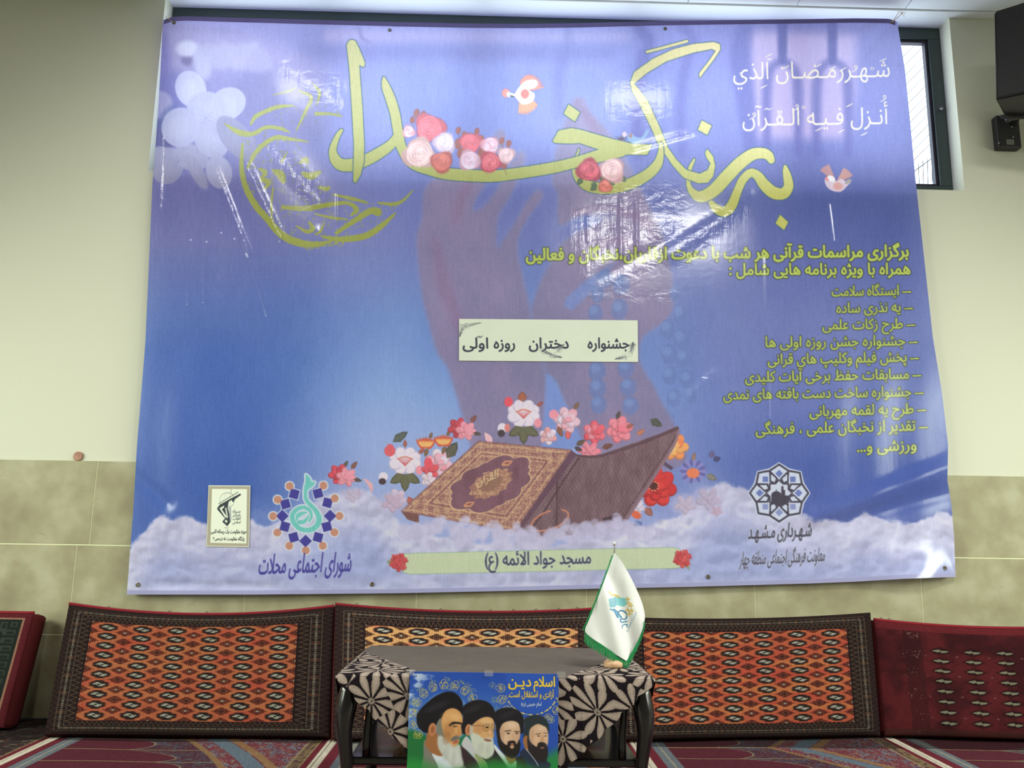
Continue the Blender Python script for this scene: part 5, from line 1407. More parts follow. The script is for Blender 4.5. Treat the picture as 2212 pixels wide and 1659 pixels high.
# ------------------------------------------------------------------ rugs on the floor
def rug(x0, x1, label, nx, y1=-1.9, yback=-.015, **kw):
    w = x1 - x0
    ny = 430
    ygrid = np.concatenate([np.linspace(yback, -1.15, 300), np.linspace(-1.152, y1, ny - 300)])
    X, Y = np.meshgrid(np.linspace(x0, x1, nx), ygrid)
    Z = -.004 + .0016 * np.sin(X * 9 + Y * 5) * np.minimum(1, (X - x0) * 12) * np.minimum(1, (x1 - X) * 12)
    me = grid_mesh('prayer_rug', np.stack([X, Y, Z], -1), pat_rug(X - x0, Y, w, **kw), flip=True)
    bm = bmesh.new(); bm.from_mesh(me)
    lay = bm.verts.layers.float_color['Col']; bm.verts.ensure_lookup_table(); VV = list(bm.verts); n = nx; m = ny
    idx = [j for j in range(n)] + [i * n + n - 1 for i in range(1, m)] + [(m - 1) * n + j for j in range(n - 2, -1, -1)] + [i * n for i in range(m - 2, 0, -1)]
    nb = []
    for k in idx:
        c_ = VV[k].co; v_ = bm.verts.new((c_.x, c_.y, -.0115)); v_[lay] = VV[k][lay]; nb.append(v_)
    for k in range(len(idx)): bm.faces.new((VV[idx[k]], VV[idx[(k + 1) % len(idx)]], nb[(k + 1) % len(idx)], nb[k]))
    bm.to_mesh(me); bm.free()
    return tag(link('prayer_rug', me, m_wool), label, 'rug', 'prayer rugs on the floor')
RL = on_z(112, 1594, 0)[0]; RR = on_z(714, 1600, 0)[0]
RW = RR - RL
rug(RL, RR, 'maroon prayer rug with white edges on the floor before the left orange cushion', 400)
rug(RL - RW - .004, RL - .003, 'prayer rug at the far left, its mottled dark border beside the bare wall', 300, yc=-.5, dim=True)
RCR = on_z(1922, 1594, 0)[0]
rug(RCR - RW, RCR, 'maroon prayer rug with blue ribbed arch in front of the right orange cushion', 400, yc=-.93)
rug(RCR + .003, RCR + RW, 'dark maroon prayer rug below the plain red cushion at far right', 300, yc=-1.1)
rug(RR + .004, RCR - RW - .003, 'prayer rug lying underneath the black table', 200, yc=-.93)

# ------------------------------------------------------------------ wall cushions
def cushion(TL, TR, BR, BL, pat, label, nx, ny, sag=.02, ytop=-.13, thick=.11, pipe=True, loops=(), y_off=(0, 0)):
    q = [on_y(*TL, ytop), on_y(*TR, ytop), on_z(*BR, .012), on_z(*BL, .012)]
    base = (q[2] + q[3]) / 2
    root = empty('wall_cushion', (base[0], base[1], 0.0)); tag(root, label, 'cushion', 'rug cushions leaning along the wall')
    u = np.linspace(0, 1, nx)[None, :, None]; v = np.linspace(0, 1, ny)[:, None, None]
    nrm = np.cross(q[1] - q[0], q[3] - q[0]); nrm /= np.linalg.norm(nrm)
    if nrm[1] > 0: nrm = -nrm
    dn = (q[3] - q[0]) / np.linalg.norm(q[3] - q[0])
    def F(u, v):
        P = (q[0] * (1 - u) + q[1] * u) * (1 - v) + (q[3] * (1 - u) + q[2] * u) * v
        eu = 1 - (2 * u - 1) ** 8; ev = 1 - (2 * v - 1) ** 8
        P = P + dn * sag * 4 * u * (1 - u) * (1 - v) ** 1.5
        P = P + nrm * (.022 * np.clip(eu * ev, 0, 1) ** .5 + .004 * np.sin(u * 9 + 2) * np.sin(v * 5) * eu * ev)
        return P
    P = F(u, v)
    U, V = np.broadcast_to(u[..., 0], (ny, nx)), np.broadcast_to(v[..., 0], (ny, nx))
    link('front_cover', grid_mesh('front_cover', P, pat(U, V)), m_wool, root)
    # body behind the woven face
    nu, nv = 40, 20
    uu = np.linspace(0, 1, nu); vv = np.linspace(0, 1, nv)
    loop = [(a, 0.) for a in uu] + [(1., b_) for b_ in vv[1:]] + [(a, 1.) for a in uu[::-1][1:]] + [(0., b_) for b_ in vv[::-1][1:-1]]
    fr = [F(np.array([[[a]]]), np.array([[[b_]]]))[0, 0] for a, b_ in loop]
    cen = sum(fr) / len(fr)
    bm = bmesh.new()
    def back(p, k):
        r = p - nrm * thick * k
        r = cen + (r - cen) * (1 - .03 * (k > .9)) if False else r
        r[1] = min(r[1], -.014); r[2] = max(r[2], .002)
        return r
    rings = []
    for k, gr in ((.02, .0), (.25, .010), (.6, .012), (.9, .004), (1.0, -.02)):
        ring = []
        for p in fr:
            out = p - cen; out = out / np.linalg.norm(out)
            ring.append(bm.verts.new(back(p + out * gr - nrm * 0, k)))
        rings.append(ring)
    for r0, r1 in zip(rings, rings[1:]):
        for i in range(len(r0)): bm.faces.new((r0[i], r0[(i + 1) % len(r0)], r1[(i + 1) % len(r0)], r1[i]))
    bm.faces.new(rings[-1])
    link('cushion_body', bm_mesh('cushion_body', bm, True), m_back, root)
    if pipe:
        pts = [F(np.array([[[a]]]), np.array([[[0.]]]))[0, 0] + np.array([0, .002, .004]) for a in np.linspace(0, 1, 60)]
        bm = bmesh.new(); tube(bm, pts, .0068, 8); link('piping', bm_mesh('piping', bm, True), m_red, root)
    for a in loops:
        p = F(np.array([[[a]]]), np.array([[[0.]]]))[0, 0]
        bm = bmesh.new()
        tube(bm, [p + np.array([.006 * math.cos(t), .004, .009 + .007 * math.sin(t)]) for t in np.linspace(-.9, 4.0, 12)], .0013, 5)
        link('thread_loop', bm_mesh('thread_loop', bm), m_black, root)
    return root
cushion((149, 1306), (721, 1311), (711, 1592), (96, 1587), lambda U, V: pat_orange(U, V), 'orange and dark brown rug cushion with red piping, left of the table', 640, 320, sag=.045, loops=(.38, .52, .15))
cushion((724, 1307), (1304, 1316), (1306, 1598), (718, 1596), lambda U, V: pat_orange(U, V, (.115, .90, .155, .90), C(206, 140, 74), C(214, 156, 84), C(214, 212, 196), C(40, 34, 34), 7, C(110, 60, 50), kk=.84), 'pale ochre rug cushion standing behind the black table', 640, 300, sag=.028, loops=(.08, .39, .575, .66, .745, .83, .90))
cushion((1328, 1332), (1880, 1323), (1902, 1588), (1334, 1598), lambda U, V: pat_orange(U, V, (.105, .895, .135, .90), C(196, 84, 40), C(206, 110, 44), C(206, 204, 186), C(46, 34, 30), 12, C(146, 36, 40)), 'bright orange rug cushion with dark octagons right of the flag', 640, 320, sag=.018, pipe=False)
cushion((1888, 1340), (2440, 1348), (2500, 1606), (1912, 1588), pat_red, 'dark red rug cushion with small pale marks at the right edge of the picture', 560, 300, sag=.03, loops=(.03, .06))
cushion((-520, 1318), (73, 1326), (8, 1572), (-640, 1566), pat_key, 'red and dark green rug cushion cut by the left edge of the picture', 560, 280, sag=.0, thick=.12)

# ------------------------------------------------------------------ low black table
TZ = .45
tl = on_z(712, 1462, TZ); tr_ = on_z(1416, 1462, TZ)
yf = (tl[1] + tr_[1]) / 2
bl = on_z(770, 1398, TZ)
yb_ = on_z(1060, 1400, TZ)[1]
tx0, tx1 = on_z(722, 1462, TZ)[0], on_z(1410, 1462, TZ)[0]
txc = (tx0 + tx1) / 2
print('TABLE', tx0, tx1, yf, yb_)
m_lac = mat('black_lacquer', L3(20, 18, 20), .22, spec=.5)
m_lac.node_tree.nodes['Principled BSDF'].inputs['Coat Weight'].default_value = .3
table = empty('coffee_table', (txc, (yf + yb_) / 2, 0)); tag(table, 'low black lacquered table with curved legs in front of the cushions', 'table')
bm = bmesh.new(); add_box(bm, tx0 + .004, tx1 - .004, yf + .004, yb_, TZ - .03, TZ, .008, 3)
link('tabletop', bm_mesh('tabletop', bm), m_lac, table)
bm = bmesh.new()
a_, b_ = .05, .07
for (x0, x1, y0, y1) in ((tx0 + .05, tx1 - .05, yf + .05, yf + .07), (tx0 + .05, tx1 - .05, yb_ - .07, yb_ - .05), (tx0 + .05, tx0 + .07, yf + .05, yb_ - .05), (tx1 - .07, tx1 - .05, yf + .05, yb_ - .05)):
    add_box(bm, x0, x1, y0, y1, TZ - .085, TZ - .03, .004)
link('apron', bm_mesh('apron', bm), m_lac, table)
def leg_mesh(x, y, sx, sy):
    prof = [(TZ - .03, .0, .026), (TZ - .07, .004, .030), (TZ - .11, .010, .028), (TZ - .16, .010, .022), (.22, .002, .018), (.14, -.004, .016), (.08, -.002, .017), (.04, .008, .022), (.012, .012, .026), (.002, .012, .024)]
    P = spline([(o * sx, o * sy, z, r) for z, o, r in prof], .01)
    bm = bmesh.new()
    tube(bm, [(x + p[0], y + p[1], p[2]) for p in P], [p[3] for p in P], 14)
    return bm_mesh('leg', bm, True)
for sx, x in ((-1, tx0 + .035), (1, tx1 - .035)):
    for sy, y in ((-1, yf + .04), (1, yb_ - .04)):
        link('leg', leg_mesh(x, y, sx, sy), m_lac, table)
bm = bmesh.new(); add_box(bm, tx0 + .04, tx1 - .04, yf + .05, yb_ - .05, .20, .222, .005)
link('lower_shelf', bm_mesh('lower_shelf', bm), m_lac, table)
for x in (tx0 + .085, tx1 - .085):
    bm = bmesh.new()
    tube(bm, spline([(x, yf + .06, TZ - .03), (x + .006, yf + .06, .36), (x, yf + .06, .29), (x, yf + .06, .222)], .02), [.012] * len(spline([(x, yf + .06, TZ - .03), (x + .006, yf + .06, .36), (x, yf + .06, .29), (x, yf + .06, .222)], .02)), 10)
    link('spindle', bm_mesh('spindle', bm, True), m_lac, table)

# ------------------------------------------------------------------ table cloth with cut-velvet flowers
CW = .26
def pat_cloth(X, Wd, RP=.36):
    """X from table axis, Wd distance from the back edge running over the front edge"""
    n = vnoise(X * 500, Wd * 500, 4)
    beige = C(166, 150, 138); dark = C(28, 22, 26); plain = C(98, 90, 84)
    ox, oy = X + .02 * np.sin(Wd * 17), Wd + .02 * np.sin(X * 15)
    best = np.full(X.shape, 9.); ang = np.zeros(X.shape)
    S = .125
    for di in (-1, 0, 1):
        for dj in (-1, 0, 1):
            j = np.floor(oy / (S * .86)) + dj
            i = np.floor(ox / S - .5 * (j % 2)) + di
            cx_ = (i + .5 + .5 * (j % 2)) * S + .02 * np.sin(i * 5 + j * 3); cy_ = (j + .5) * S * .86 + .015 * np.cos(i * 3 + j)
            d = np.hypot(ox - cx_, oy - cy_); a = np.arctan2(oy - cy_, ox - cx_) + i + j * .7
            k = d < best
            best = np.where(k, d, best); ang = np.where(k, a, ang)
    npet = 10
    t = (ang * npet / (2 * PI)) % 1 - .5
    r = best / .070
    wv = .36 * np.sin(PI * np.clip((r - .14) / .92, 0, 1)) ** .55
    pet = (np.abs(t) < wv) & (r > .14) & (r < 1.06)
    vein = (np.abs(t) < .03) & (r < .7)
    cen = ((np.hypot(((r * 6) % 1) - .5, ((ang * 2.2) % 1) - .5) < .35) & (r < .16))
    bev = (1 - .16 * np.clip(np.abs(t) / np.maximum(wv, .01), 0, 1))[..., None]
    col = np.where(pet[..., None], beige * bev, dark)
    col = np.where((cen)[..., None], beige, col)
    gap = (r > 1.12) & (vnoise(ox * 34, oy * 34, 8) > .42)
    col = np.where(gap[..., None], beige * .96, col)
    pl = (np.abs(X) + .62 * (Wd - .26) < RP)
    col = np.where(pl[..., None], plain * (1 + .10 * (fbm(X * 20, Wd * 20, 3, 2)[..., None] - .5)), col)
    return np.clip(col * (.93 + .14 * n[..., None]), 0, 1)
m_cloth = col_mat('cut_velvet', .95, .06, (300, .3, .001))
dT = yb_ - yf
cloth = empty('table_cloth', (txc, (yf + yb_) / 2, TZ)); tag(cloth, 'grey tablecloth with black and beige flower corners draped over the black table', 'tablecloth')
hw = (tx1 - tx0) / 2
X, Wd = np.meshgrid(np.linspace(-hw - .002, hw + .002, 460), np.linspace(0, dT + .002, 270))
rr_ = .012
Z = TZ + .004 + .0012 * np.sin(X * 40) * np.sin(Wd * 30)
Z = Z - .006 * sstep(hw - .012, hw + .002, np.abs(X)) - .006 * sstep(dT - .012, dT + .002, Wd)
link('top_cloth', grid_mesh('top_cloth', np.stack([txc + X, yb_ - Wd + 0, Z], -1), pat_cloth(X, Wd / dT * .52)), m_cloth, cloth)
RT = hw + .0; 
tip = .40
ns, nt_ = 520, 360
S_, T_ = np.meshgrid(np.linspace(-1, 1, ns), np.linspace(0, 1, nt_))
drop = T_ * tip
half = (hw - .004) * (1 - T_) ** .97 + .012 * np.abs(np.sin(T_ * PI * 9)) * (T_ < .98) + .002
X = S_ * half
Yd = yf - .004 - .006 * (1 - np.exp(-drop * 60)) - .010 * np.sin(X * 26 + drop * 6) * T_ * (np.abs(X) > .24) 
Yd = np.minimum(Yd, yf - .004)
link('front_drape', grid_mesh('front_drape', np.stack([txc + X, Yd, TZ - .002 - drop], -1), pat_cloth(X, .52 + drop, RP=.0)), m_cloth, cloth)
X, T2_ = np.meshgrid(np.linspace(-1, 1, 300), np.linspace(0, 1, 160))
dr2 = T2_ * tip; hf = (hw - .004) * (1 - T2_) ** .97 + .010 * np.abs(np.sin(T2_ * PI * 9)) * (T2_ < .98) + .002
link('rear_drape', grid_mesh('rear_drape', np.stack([txc + X * hf, yb_ + .006 + .004 * np.sin(X * hf * 26) * T2_, TZ - .002 - dr2], -1), pat_cloth(X * hf, .52 + dr2, RP=.0), flip=True), m_cloth, cloth)
for sgn in (-1, 1):
    ns2, nt2 = 240, 120
    S_, T_ = np.meshgrid(np.linspace(-1, 1, ns2), np.linspace(0, 1, nt2))
    dp_ = T_ * .20
    hf = (dT / 2 - .004) * (1 - T_) ** .9 + .008 * np.abs(np.sin(T_ * PI * 5)) * (T_ < .97) + .002
    Yc = (yf + yb_) / 2 + S_ * hf
    Xc = txc + sgn * (hw + .004 + .012 * np.sin(Yc * 30) ** 2 * T_)
    link('side_drape', grid_mesh('side_drape', np.stack([Xc, Yc, TZ - .002 - dp_], -1), pat_cloth(hw + dp_, .26 + S_ * hf, RP=.0), flip=sgn > 0), m_cloth, cloth)

# ------------------------------------------------------------------ poster taped to the front of the table
PX0, PY0 = 860., 1430.
zc = lambda pts: [(PX0 + x / 5.821, PY0 + y / 5.821) + tuple(r / 5.821 for r in rest) for x, y, *rest in pts]
cp = Cv(872, 1440, 1216, 1790, 3.0, C(44, 84, 170))
X, Y = cp.XY(); zx = (X - PX0) * 5.821; zy = (Y - PY0) * 5.821
g = sstep(800, 1150, zy)
cp.img = mixc(np.ones(X.shape + (3,)) * C(40, 78, 172), C(66, 112, 190), sstep(200, 700, zy) * (1 - sstep(1000, 1700, zx)))
cp.img = mixc(cp.img, C(226, 236, 244), sstep(.44, .60, fbm(zx / 130, zy / 60, 5, 3)) * (1 - sstep(250, 700, zx + zy * .6)) * .95)
cp.img = mixc(cp.img, C(180, 200, 220), sstep(.4, .8, fbm(zx / 40, zy / 40, 4, 6)) * (1 - sstep(150, 350, zx)) * sstep(300, 500, zy) * .7)
cp.img = mixc(cp.img, C(34, 110, 58), sstep(840, 930, zy + 40 * np.sin(zx / 90)) * (1 - sstep(700, 1200, zx)))
cp.img = mixc(cp.img, C(40, 130, 70), sstep(1050, 1250, zy + .5 * (zx - 1900)) * sstep(1500, 1900, zx))
rs = np.random.default_rng(4)
def rosette(cx_, cy_, r, col, al=.9, n=60):
    for q in range(n):
        a = rs.uniform(0, 2 * PI); d = rs.uniform(.15, 1) ** .6 * r * (1 + .12 * math.cos(8 * a)); b0 = rs.uniform(0, 6.28)
        x, y = cx_ + d * math.cos(a), cy_ + d * math.sin(a)
        cp.stroke(zc([(x + 12 * math.cos(b0 + t), y + 12 * math.sin(b0 + t), w2) for t, w2 in ((0, 3), (1.2, 6), (2.4, 4))]), col, al)
def motif(cx_, cy_, r, ang, col=C(196, 180, 84)):
    pts = []
    for q in range(24):
        a = 2 * PI * q / 24; rr = r * (1 + .25 * max(0, math.cos(a)) ** 6 + .06 * math.cos(5 * a))
        pts.append((cx_ + rr * math.cos(a + ang), cy_ + rr * math.sin(a + ang)))
    P = zc(pts); P = P + [P[0]]
    for a, b_ in zip(P, P[1:]): cp.line(a, b_, .9, col)
    rosette(cx_, cy_, r * .7, col, .85, 22)
for cx_, cy_, R0, aa in ((600, 690, 360, np.linspace(-3.7, -.6, 10)), (1680, 370, 345, np.linspace(-.1, 3.25, 10))):
    for a in aa:
        motif(cx_ + (R0 + 45) * math.cos(a), cy_ + (R0 + 45) * math.sin(a), 52, a)
for x, y in ((610, 220), (440, 250), (790, 260), (280, 350), (180, 500), (1215, 480), (1180, 290), (940, 370), (880, 300), (1940, 720), (1240, 600), (660, 320)): rosette(x, y, 42, C(150, 160, 120), .5, 26)
cp.ell(*zc([(600, 700)])[0], 300 / 5.821, 320 / 5.821, C(110, 150, 205), 0, .75, 6)
for q in range(60):
    a = rs.uniform(.2, 2.9); cp.ell(*zc([(1680 + 330 * math.cos(a), 350 + 310 * math.sin(a))])[0], 1.6, 1.6, C(206, 190, 110), 0, .8, 1)
cp.poly(zc([(1680 + 325 * math.cos(a), 350 + 288 * math.sin(a)) for a in np.linspace(-.25, PI + .25, 40)] + [(1350, 140), (2010, 150)]), C(44, 84, 180))
SK, SKD = C(206, 156, 106), C(160, 106, 66)
def pl_(pts, c, al=1, soft=.5): cp.poly(zc(pts), c, al, smooth_=True, soft=soft)
# second row figures first, the nearest last
# fourth
pl_([(1530, 1130), (1600, 1080), (1650, 1130), (1900, 1260), (1900, 1340), (1850, 1480), (1560, 1480), (1540, 1220)], C(38, 48, 70))
pl_([(1580, 720), (1640, 680), (1740, 660), (1830, 690), (1885, 760), (1900, 840), (1890, 880), (1860, 900), (1700, 980), (1600, 970), (1572, 940), (1590, 800)], C(38, 50, 54))
pl_([(1655, 850), (1700, 800), (1760, 775), (1830, 800), (1866, 830), (1884, 890), (1884, 1000), (1860, 1060), (1780, 1080), (1700, 1040), (1650, 960)], C(212, 172, 142))
cp.ell(*zc([(1600, 975)])[0], 5, 10, SKD, .2, 1, 1); pl_([(1575, 1000), (1620, 1000), (1640, 1110), (1600, 1090)], SKD)
pl_([(1622, 950), (1650, 985), (1690, 1030), (1740, 1060), (1760, 1015), (1800, 1000), (1850, 1015), (1872, 1050), (1884, 1130), (1862, 1235), (1800, 1255), (1700, 1200), (1640, 1110)], C(40, 34, 36))
pl_([(1785, 1070), (1830, 1062), (1835, 1078), (1800, 1085)], C(150, 100, 90))
for a, b_ in (((1730, 905), (1790, 892)), ((1830, 885), (1875, 892))): cp.line(zc([a])[0], zc([b_])[0], 1.6, C(84, 60, 50))
for x in (1765, 1852): cp.ell(*zc([(x, 925)])[0], 2.6, 1.3, C(60, 50, 46), 0, 1, 1)
pl_([(1815, 900), (1832, 970), (1820, 990), (1785, 985)], SK * .9, .6)
cp.stroke(zc([(1610, 1090, 9), (1720, 1230, 9), (1760, 1300, 9)]), C(196, 206, 216), .8)
# third
pl_([(1130, 1480), (1190, 1180), (1215, 1080), (1280, 1120), (1400, 1270), (1480, 1200), (1540, 1180), (1600, 1260), (1620, 1480)], C(44, 32, 38))
pl_([(1215, 1035), (1262, 1090), (1330, 1160), (1410, 1270), (1480, 1235), (1482, 1330), (1460, 1470), (1430, 1400), (1330, 1250), (1220, 1100)], C(220, 226, 232))
pl_([(1350, 1150), (1460, 1170), (1470, 1240), (1410, 1280), (1360, 1210)], SKD)
pl_([(1215, 640), (1290, 585), (1400, 572), (1500, 600), (1560, 660), (1582, 740), (1578, 860), (1545, 900), (1400, 900), (1270, 960), (1240, 900), (1220, 740)], C(28, 26, 32))
pl_([(1285, 830), (1320, 770), (1380, 742), (1450, 738), (1510, 765), (1532, 830), (1532, 930), (1510, 1000), (1480, 1060), (1390, 1080), (1310, 1000), (1275, 910)], C(214, 176, 146))
pl_([(1244, 850), (1276, 880), (1290, 960), (1330, 1020), (1372, 1040), (1380, 1000), (1420, 985), (1470, 990), (1490, 1030), (1520, 970), (1538, 1050), (1512, 1150), (1450, 1205), (1380, 1190), (1300, 1120), (1255, 1020)], C(34, 28, 28))
cp.ell(*zc([(1432, 1062)])[0], 4.5, 4, C(190, 146, 116), 0, 1, 1.5); pl_([(1405, 1025), (1440, 1018), (1462, 1026), (1440, 1038)], C(176, 110, 100))
for a, b_ in (((1345, 868), (1415, 858)), ((1462, 868), (1525, 872))): cp.line(zc([a])[0], zc([b_])[0], 2.0, C(50, 38, 34))
for x in (1385, 1492): cp.ell(*zc([(x, 893)])[0], 3.6, 1.6, C(54, 44, 40), 0, 1, 1)
cp.stroke(zc([(1438, 870, 5), (1452, 960, 12), (1432, 975, 6)]), C(186, 142, 112), .7)
# second
pl_([(1195, 1180), (1150, 1480), (830, 1480), (785, 1160), (780, 1050), (830, 1070), (960, 1200)], C(56, 40, 46))
pl_([(848, 935), (900, 970), (985, 1120), (1060, 1210), (1120, 1290), (1130, 1470), (1060, 1470), (1010, 1280), (900, 1140), (800, 1040)], C(196, 196, 200)); pl_([(960, 1150), (1060, 1210), (1115, 1290), (1100, 1400), (1040, 1330)], C(150, 160, 112))
pl_([(818, 565), (880, 510), (960, 480), (1060, 480), (1150, 520), (1210, 600), (1228, 690), (1222, 760), (1180, 760), (1000, 800), (870, 860), (855, 900), (800, 895), (776, 860), (812, 700)], C(28, 24, 30))
pl_([(925, 800), (1000, 730), (1080, 692), (1150, 692), (1196, 725), (1208, 800), (1196, 850), (1204, 925), (1180, 965), (1100, 985), (960, 930), (918, 850)], C(212, 164, 112))
cp.ell(*zc([(884, 850)])[0], 7, 12.5, C(196, 130, 90), .1, 1, 1.2); cp.ell(*zc([(886, 852)])[0], 3.5, 7, C(150, 90, 60), .1, .6, 2)
pl_([(905, 800), (935, 800), (945, 900), (930, 960), (900, 920)], C(190, 186, 176), .9)
pl_([(918, 920), (950, 890), (1000, 900), (1060, 955), (1120, 950), (1190, 960), (1198, 1000), (1212, 1080), (1192, 1160), (1130, 1212), (1080, 1212), (1000, 1150), (940, 1060), (918, 990)], C(204, 208, 194), soft=1)
pl_([(1080, 962), (1150, 970), (1180, 985), (1140, 1000), (1090, 985)], C(150, 96, 84))
cp.stroke(zc([(1150, 830, 10), (1190, 900, 18), (1160, 915, 12), (1130, 905, 8)]), C(188, 130, 88), .7)
cp.line(zc([(920, 798)])[0], zc([(1085, 802)])[0], 1.3, C(90, 64, 60))
for x, rx in ((1108, 44), (1200, 30)):
    P = zc([(x + rx * math.cos(a), 822 + 48 * math.sin(a)) for a in np.linspace(0, 2 * PI, 20)])
    for a, b_ in zip(P, P[1:]): cp.line(a, b_, 1.0, C(110, 90, 80))
    cp.poly(P, C(150, 110, 50), .35)
cp.ell(*zc([(1118, 820)])[0], 3.4, 1.8, C(60, 44, 40), 0, 1, 1); cp.line(zc([(1075, 785)])[0], zc([(1160, 775)])[0], 1.6, C(150, 140, 130))
# first, nearest
pl_([(330, 985), (400, 1010), (470, 1120), (560, 1160), (660, 1240), (830, 1300), (860, 1480), (330, 1480), (322, 1150)], C(128, 124, 116))
pl_([(430, 1140), (560, 1150), (650, 1230), (700, 1320), (690, 1480), (540, 1480), (500, 1300)], C(214, 222, 232))
pl_([(380, 860), (500, 900), (570, 1160), (440, 1146), (345, 1040), (350, 980)], SKD)
pl_([(234, 700), (245, 640), (330, 540), (450, 440), (560, 385), (640, 370), (720, 390), (790, 460), (816, 540), (816, 650), (760, 700), (600, 740), (500, 780), (400, 850), (375, 884), (330, 880), (268, 830), (240, 770)], C(22, 20, 26))
pl_([(540, 720), (590, 620), (660, 580), (730, 588), (790, 640), (812, 720), (806, 770), (792, 800), (802, 890), (788, 925), (760, 940), (772, 990), (740, 1040), (690, 1070), (600, 1040), (520, 940), (492, 800)], C(208, 154, 98))
pl_([(560, 660), (680, 610), (780, 660), (790, 720), (660, 710), (570, 760)], C(222, 172, 116), .6, 3)
pl_([(488, 770), (540, 700), (545, 780), (575, 900), (600, 1000), (540, 1010), (495, 900)], C(126, 124, 112))
cp.ell(*zc([(432, 842)])[0], 8.5, 14, C(190, 126, 84), .15, 1, 1.2); cp.ell(*zc([(436, 845)])[0], 4, 8, C(140, 84, 54), .15, .7, 2)
pl_([(505, 930), (560, 930), (620, 990), (670, 1030), (700, 1060), (760, 1030), (784, 1060), (802, 1180), (822, 1290), (760, 1330), (680, 1310), (600, 1210), (530, 1120), (498, 1030)], C(196, 198, 192), soft=1.2)
pl_([(560, 1040), (640, 1080), (740, 1100), (780, 1260), (700, 1260), (620, 1180)], C(216, 218, 214), .6, 3)
pl_([(660, 985), (690, 935), (740, 922), (772, 940), (768, 965), (710, 985)], C(112, 106, 100), soft=.8); pl_([(690, 1000), (735, 982), (765, 992), (740, 1015), (700, 1020)], C(178, 92, 78))
pl_([(636, 792), (680, 752), (740, 748), (806, 765), (800, 782), (740, 775), (690, 785), (655, 805)], C(40, 34, 34), soft=.4)
cp.ell(*zc([(720, 806)])[0], 5.5, 1.8, C(70, 50, 40), 0, 1, 1); pl_([(740, 800), (778, 860), (792, 905), (770, 925), (725, 912), (735, 880)], C(190, 132, 82), .8); cp.stroke(zc([(720, 905, 5), (745, 918, 6), (775, 920, 5)]), C(120, 70, 50), .7)
# modelling of the faces
for x, y, rx, ry, r, c_, a in ((640, 850, 70, 90, .3, C(160, 104, 64), .35), (720, 700, 60, 40, .2, C(232, 186, 132), .5), (740, 860, 20, 60, -.2, C(230, 180, 126), .45), (610, 950, 50, 80, .2, C(150, 100, 66), .4),
                               (1010, 830, 60, 80, .2, C(178, 122, 80), .4), (1110, 740, 70, 35, 0, C(230, 190, 140), .5), (1160, 880, 18, 50, 0, C(232, 190, 150), .45),
                               (1310, 900, 30, 90, 0, C(170, 126, 100), .4), (1430, 790, 60, 35, 0, C(234, 204, 180), .5), (1500, 930, 24, 70, 0, C(178, 134, 108), .35), (1355, 950, 30, 40, 0, C(232, 196, 168), .4),
                               (1680, 930, 28, 90, .1, C(176, 132, 106), .4), (1800, 830, 50, 28, 0, C(232, 204, 180), .5), (1740, 970, 32, 34, 0, C(232, 190, 166), .45), (1862, 960, 16, 60, 0, C(230, 190, 164), .35)):
    (ax_, ay_), = zc([(x, y)]); cp.ell(ax_, ay_, rx / 5.821, ry / 5.821, c_, r, a, 7)
for x, y, rx, ry in ((600, 1150, 40, 90), (700, 1200, 30, 90), (1040, 1080, 40, 70), (1130, 1100, 30, 60)):
    (ax_, ay_), = zc([(x, y)]); cp.ell(ax_, ay_, rx / 5.821, ry / 5.821, C(170, 172, 164), .1, .35, 6)
for x, y, rx, ry in ((480, 560, 150, 40), (940, 590, 110, 35), (1380, 660, 100, 30), (1720, 730, 90, 25)):
    (ax_, ay_), = zc([(x, y)]); cp.ell(ax_, ay_, rx / 5.821, ry / 5.821, C(54, 50, 58), -.4, .5, 8)
# green veil in front
m2_ = sstep(1180, 1400, zy + 70 * np.sin(zx / 190 + 1) + 60 * (fbm(zx / 120, zy / 70, 4, 2) - .5))
cp.img = mixc(cp.img, C(44, 150, 62), m2_ * .85)
TY = C(232, 196, 62)
for s0, xa, xb2, yb2, em, c_, bo in (('اسلام', 1705, 1970, 306, 130, TY, .8), ('دیـن', 1388, 1670, 304, 130, TY, .8), ('آزادی و استقلال است.', 1386, 1960, 440, 84, TY, .45), ('امام خمینی (ره)', 1548, 1800, 545, 50, C(226, 232, 240), .3)):
    a_, b_ = zc([(xa, yb2), (xb2, yb2 + 2)])
    text(cp, s0, a_, b_, em / 5.821 * 1.35, c_, bold=bo, outline=(C(30, 56, 120), .6, .7))
posterq = [(885.6, 1449.8), (1207, 1455.6), (1203.0, 1786), (875.5, 1786)]
yp = yf - .016
n, m = 640, 640
u = np.linspace(0, 1, n)[None, :, None]; v = np.linspace(0, 1, m)[:, None, None]
q = [np.array(c_, float) for c_ in posterq]
P = (q[0] * (1 - u) + q[1] * u) * (1 - v) + (q[3] * (1 - u) + q[2] * u) * v
PP = on_y(P[..., 0], P[..., 1], yp)
PP[..., 1] = yp - .004 * np.sin(v[..., 0] * 3) - .0015 * np.sin(u[..., 0] * 9)
m_glossy = col_mat('poster_paper', .45, .4)
post = empty('poster', tuple(PP[-1, n // 2])); tag(post, 'colour poster of four bearded men in black turbans taped to the tablecloth front', 'poster')
link('poster_sheet', grid_mesh('poster_sheet', PP, cp.sample(P[..., 0], P[..., 1])), m_glossy, post)
bmb = bmesh.new(); 
link('poster_back', grid_mesh('poster_back', PP[::40, ::40] + np.array([0, .0009, 0]), flip=True), m_psheet, post)
m_tape = mat('clear_tape', L3(186, 184, 178), .2); 
m_tape.node_tree.nodes['Principled BSDF'].inputs['Alpha'].default_value = .2
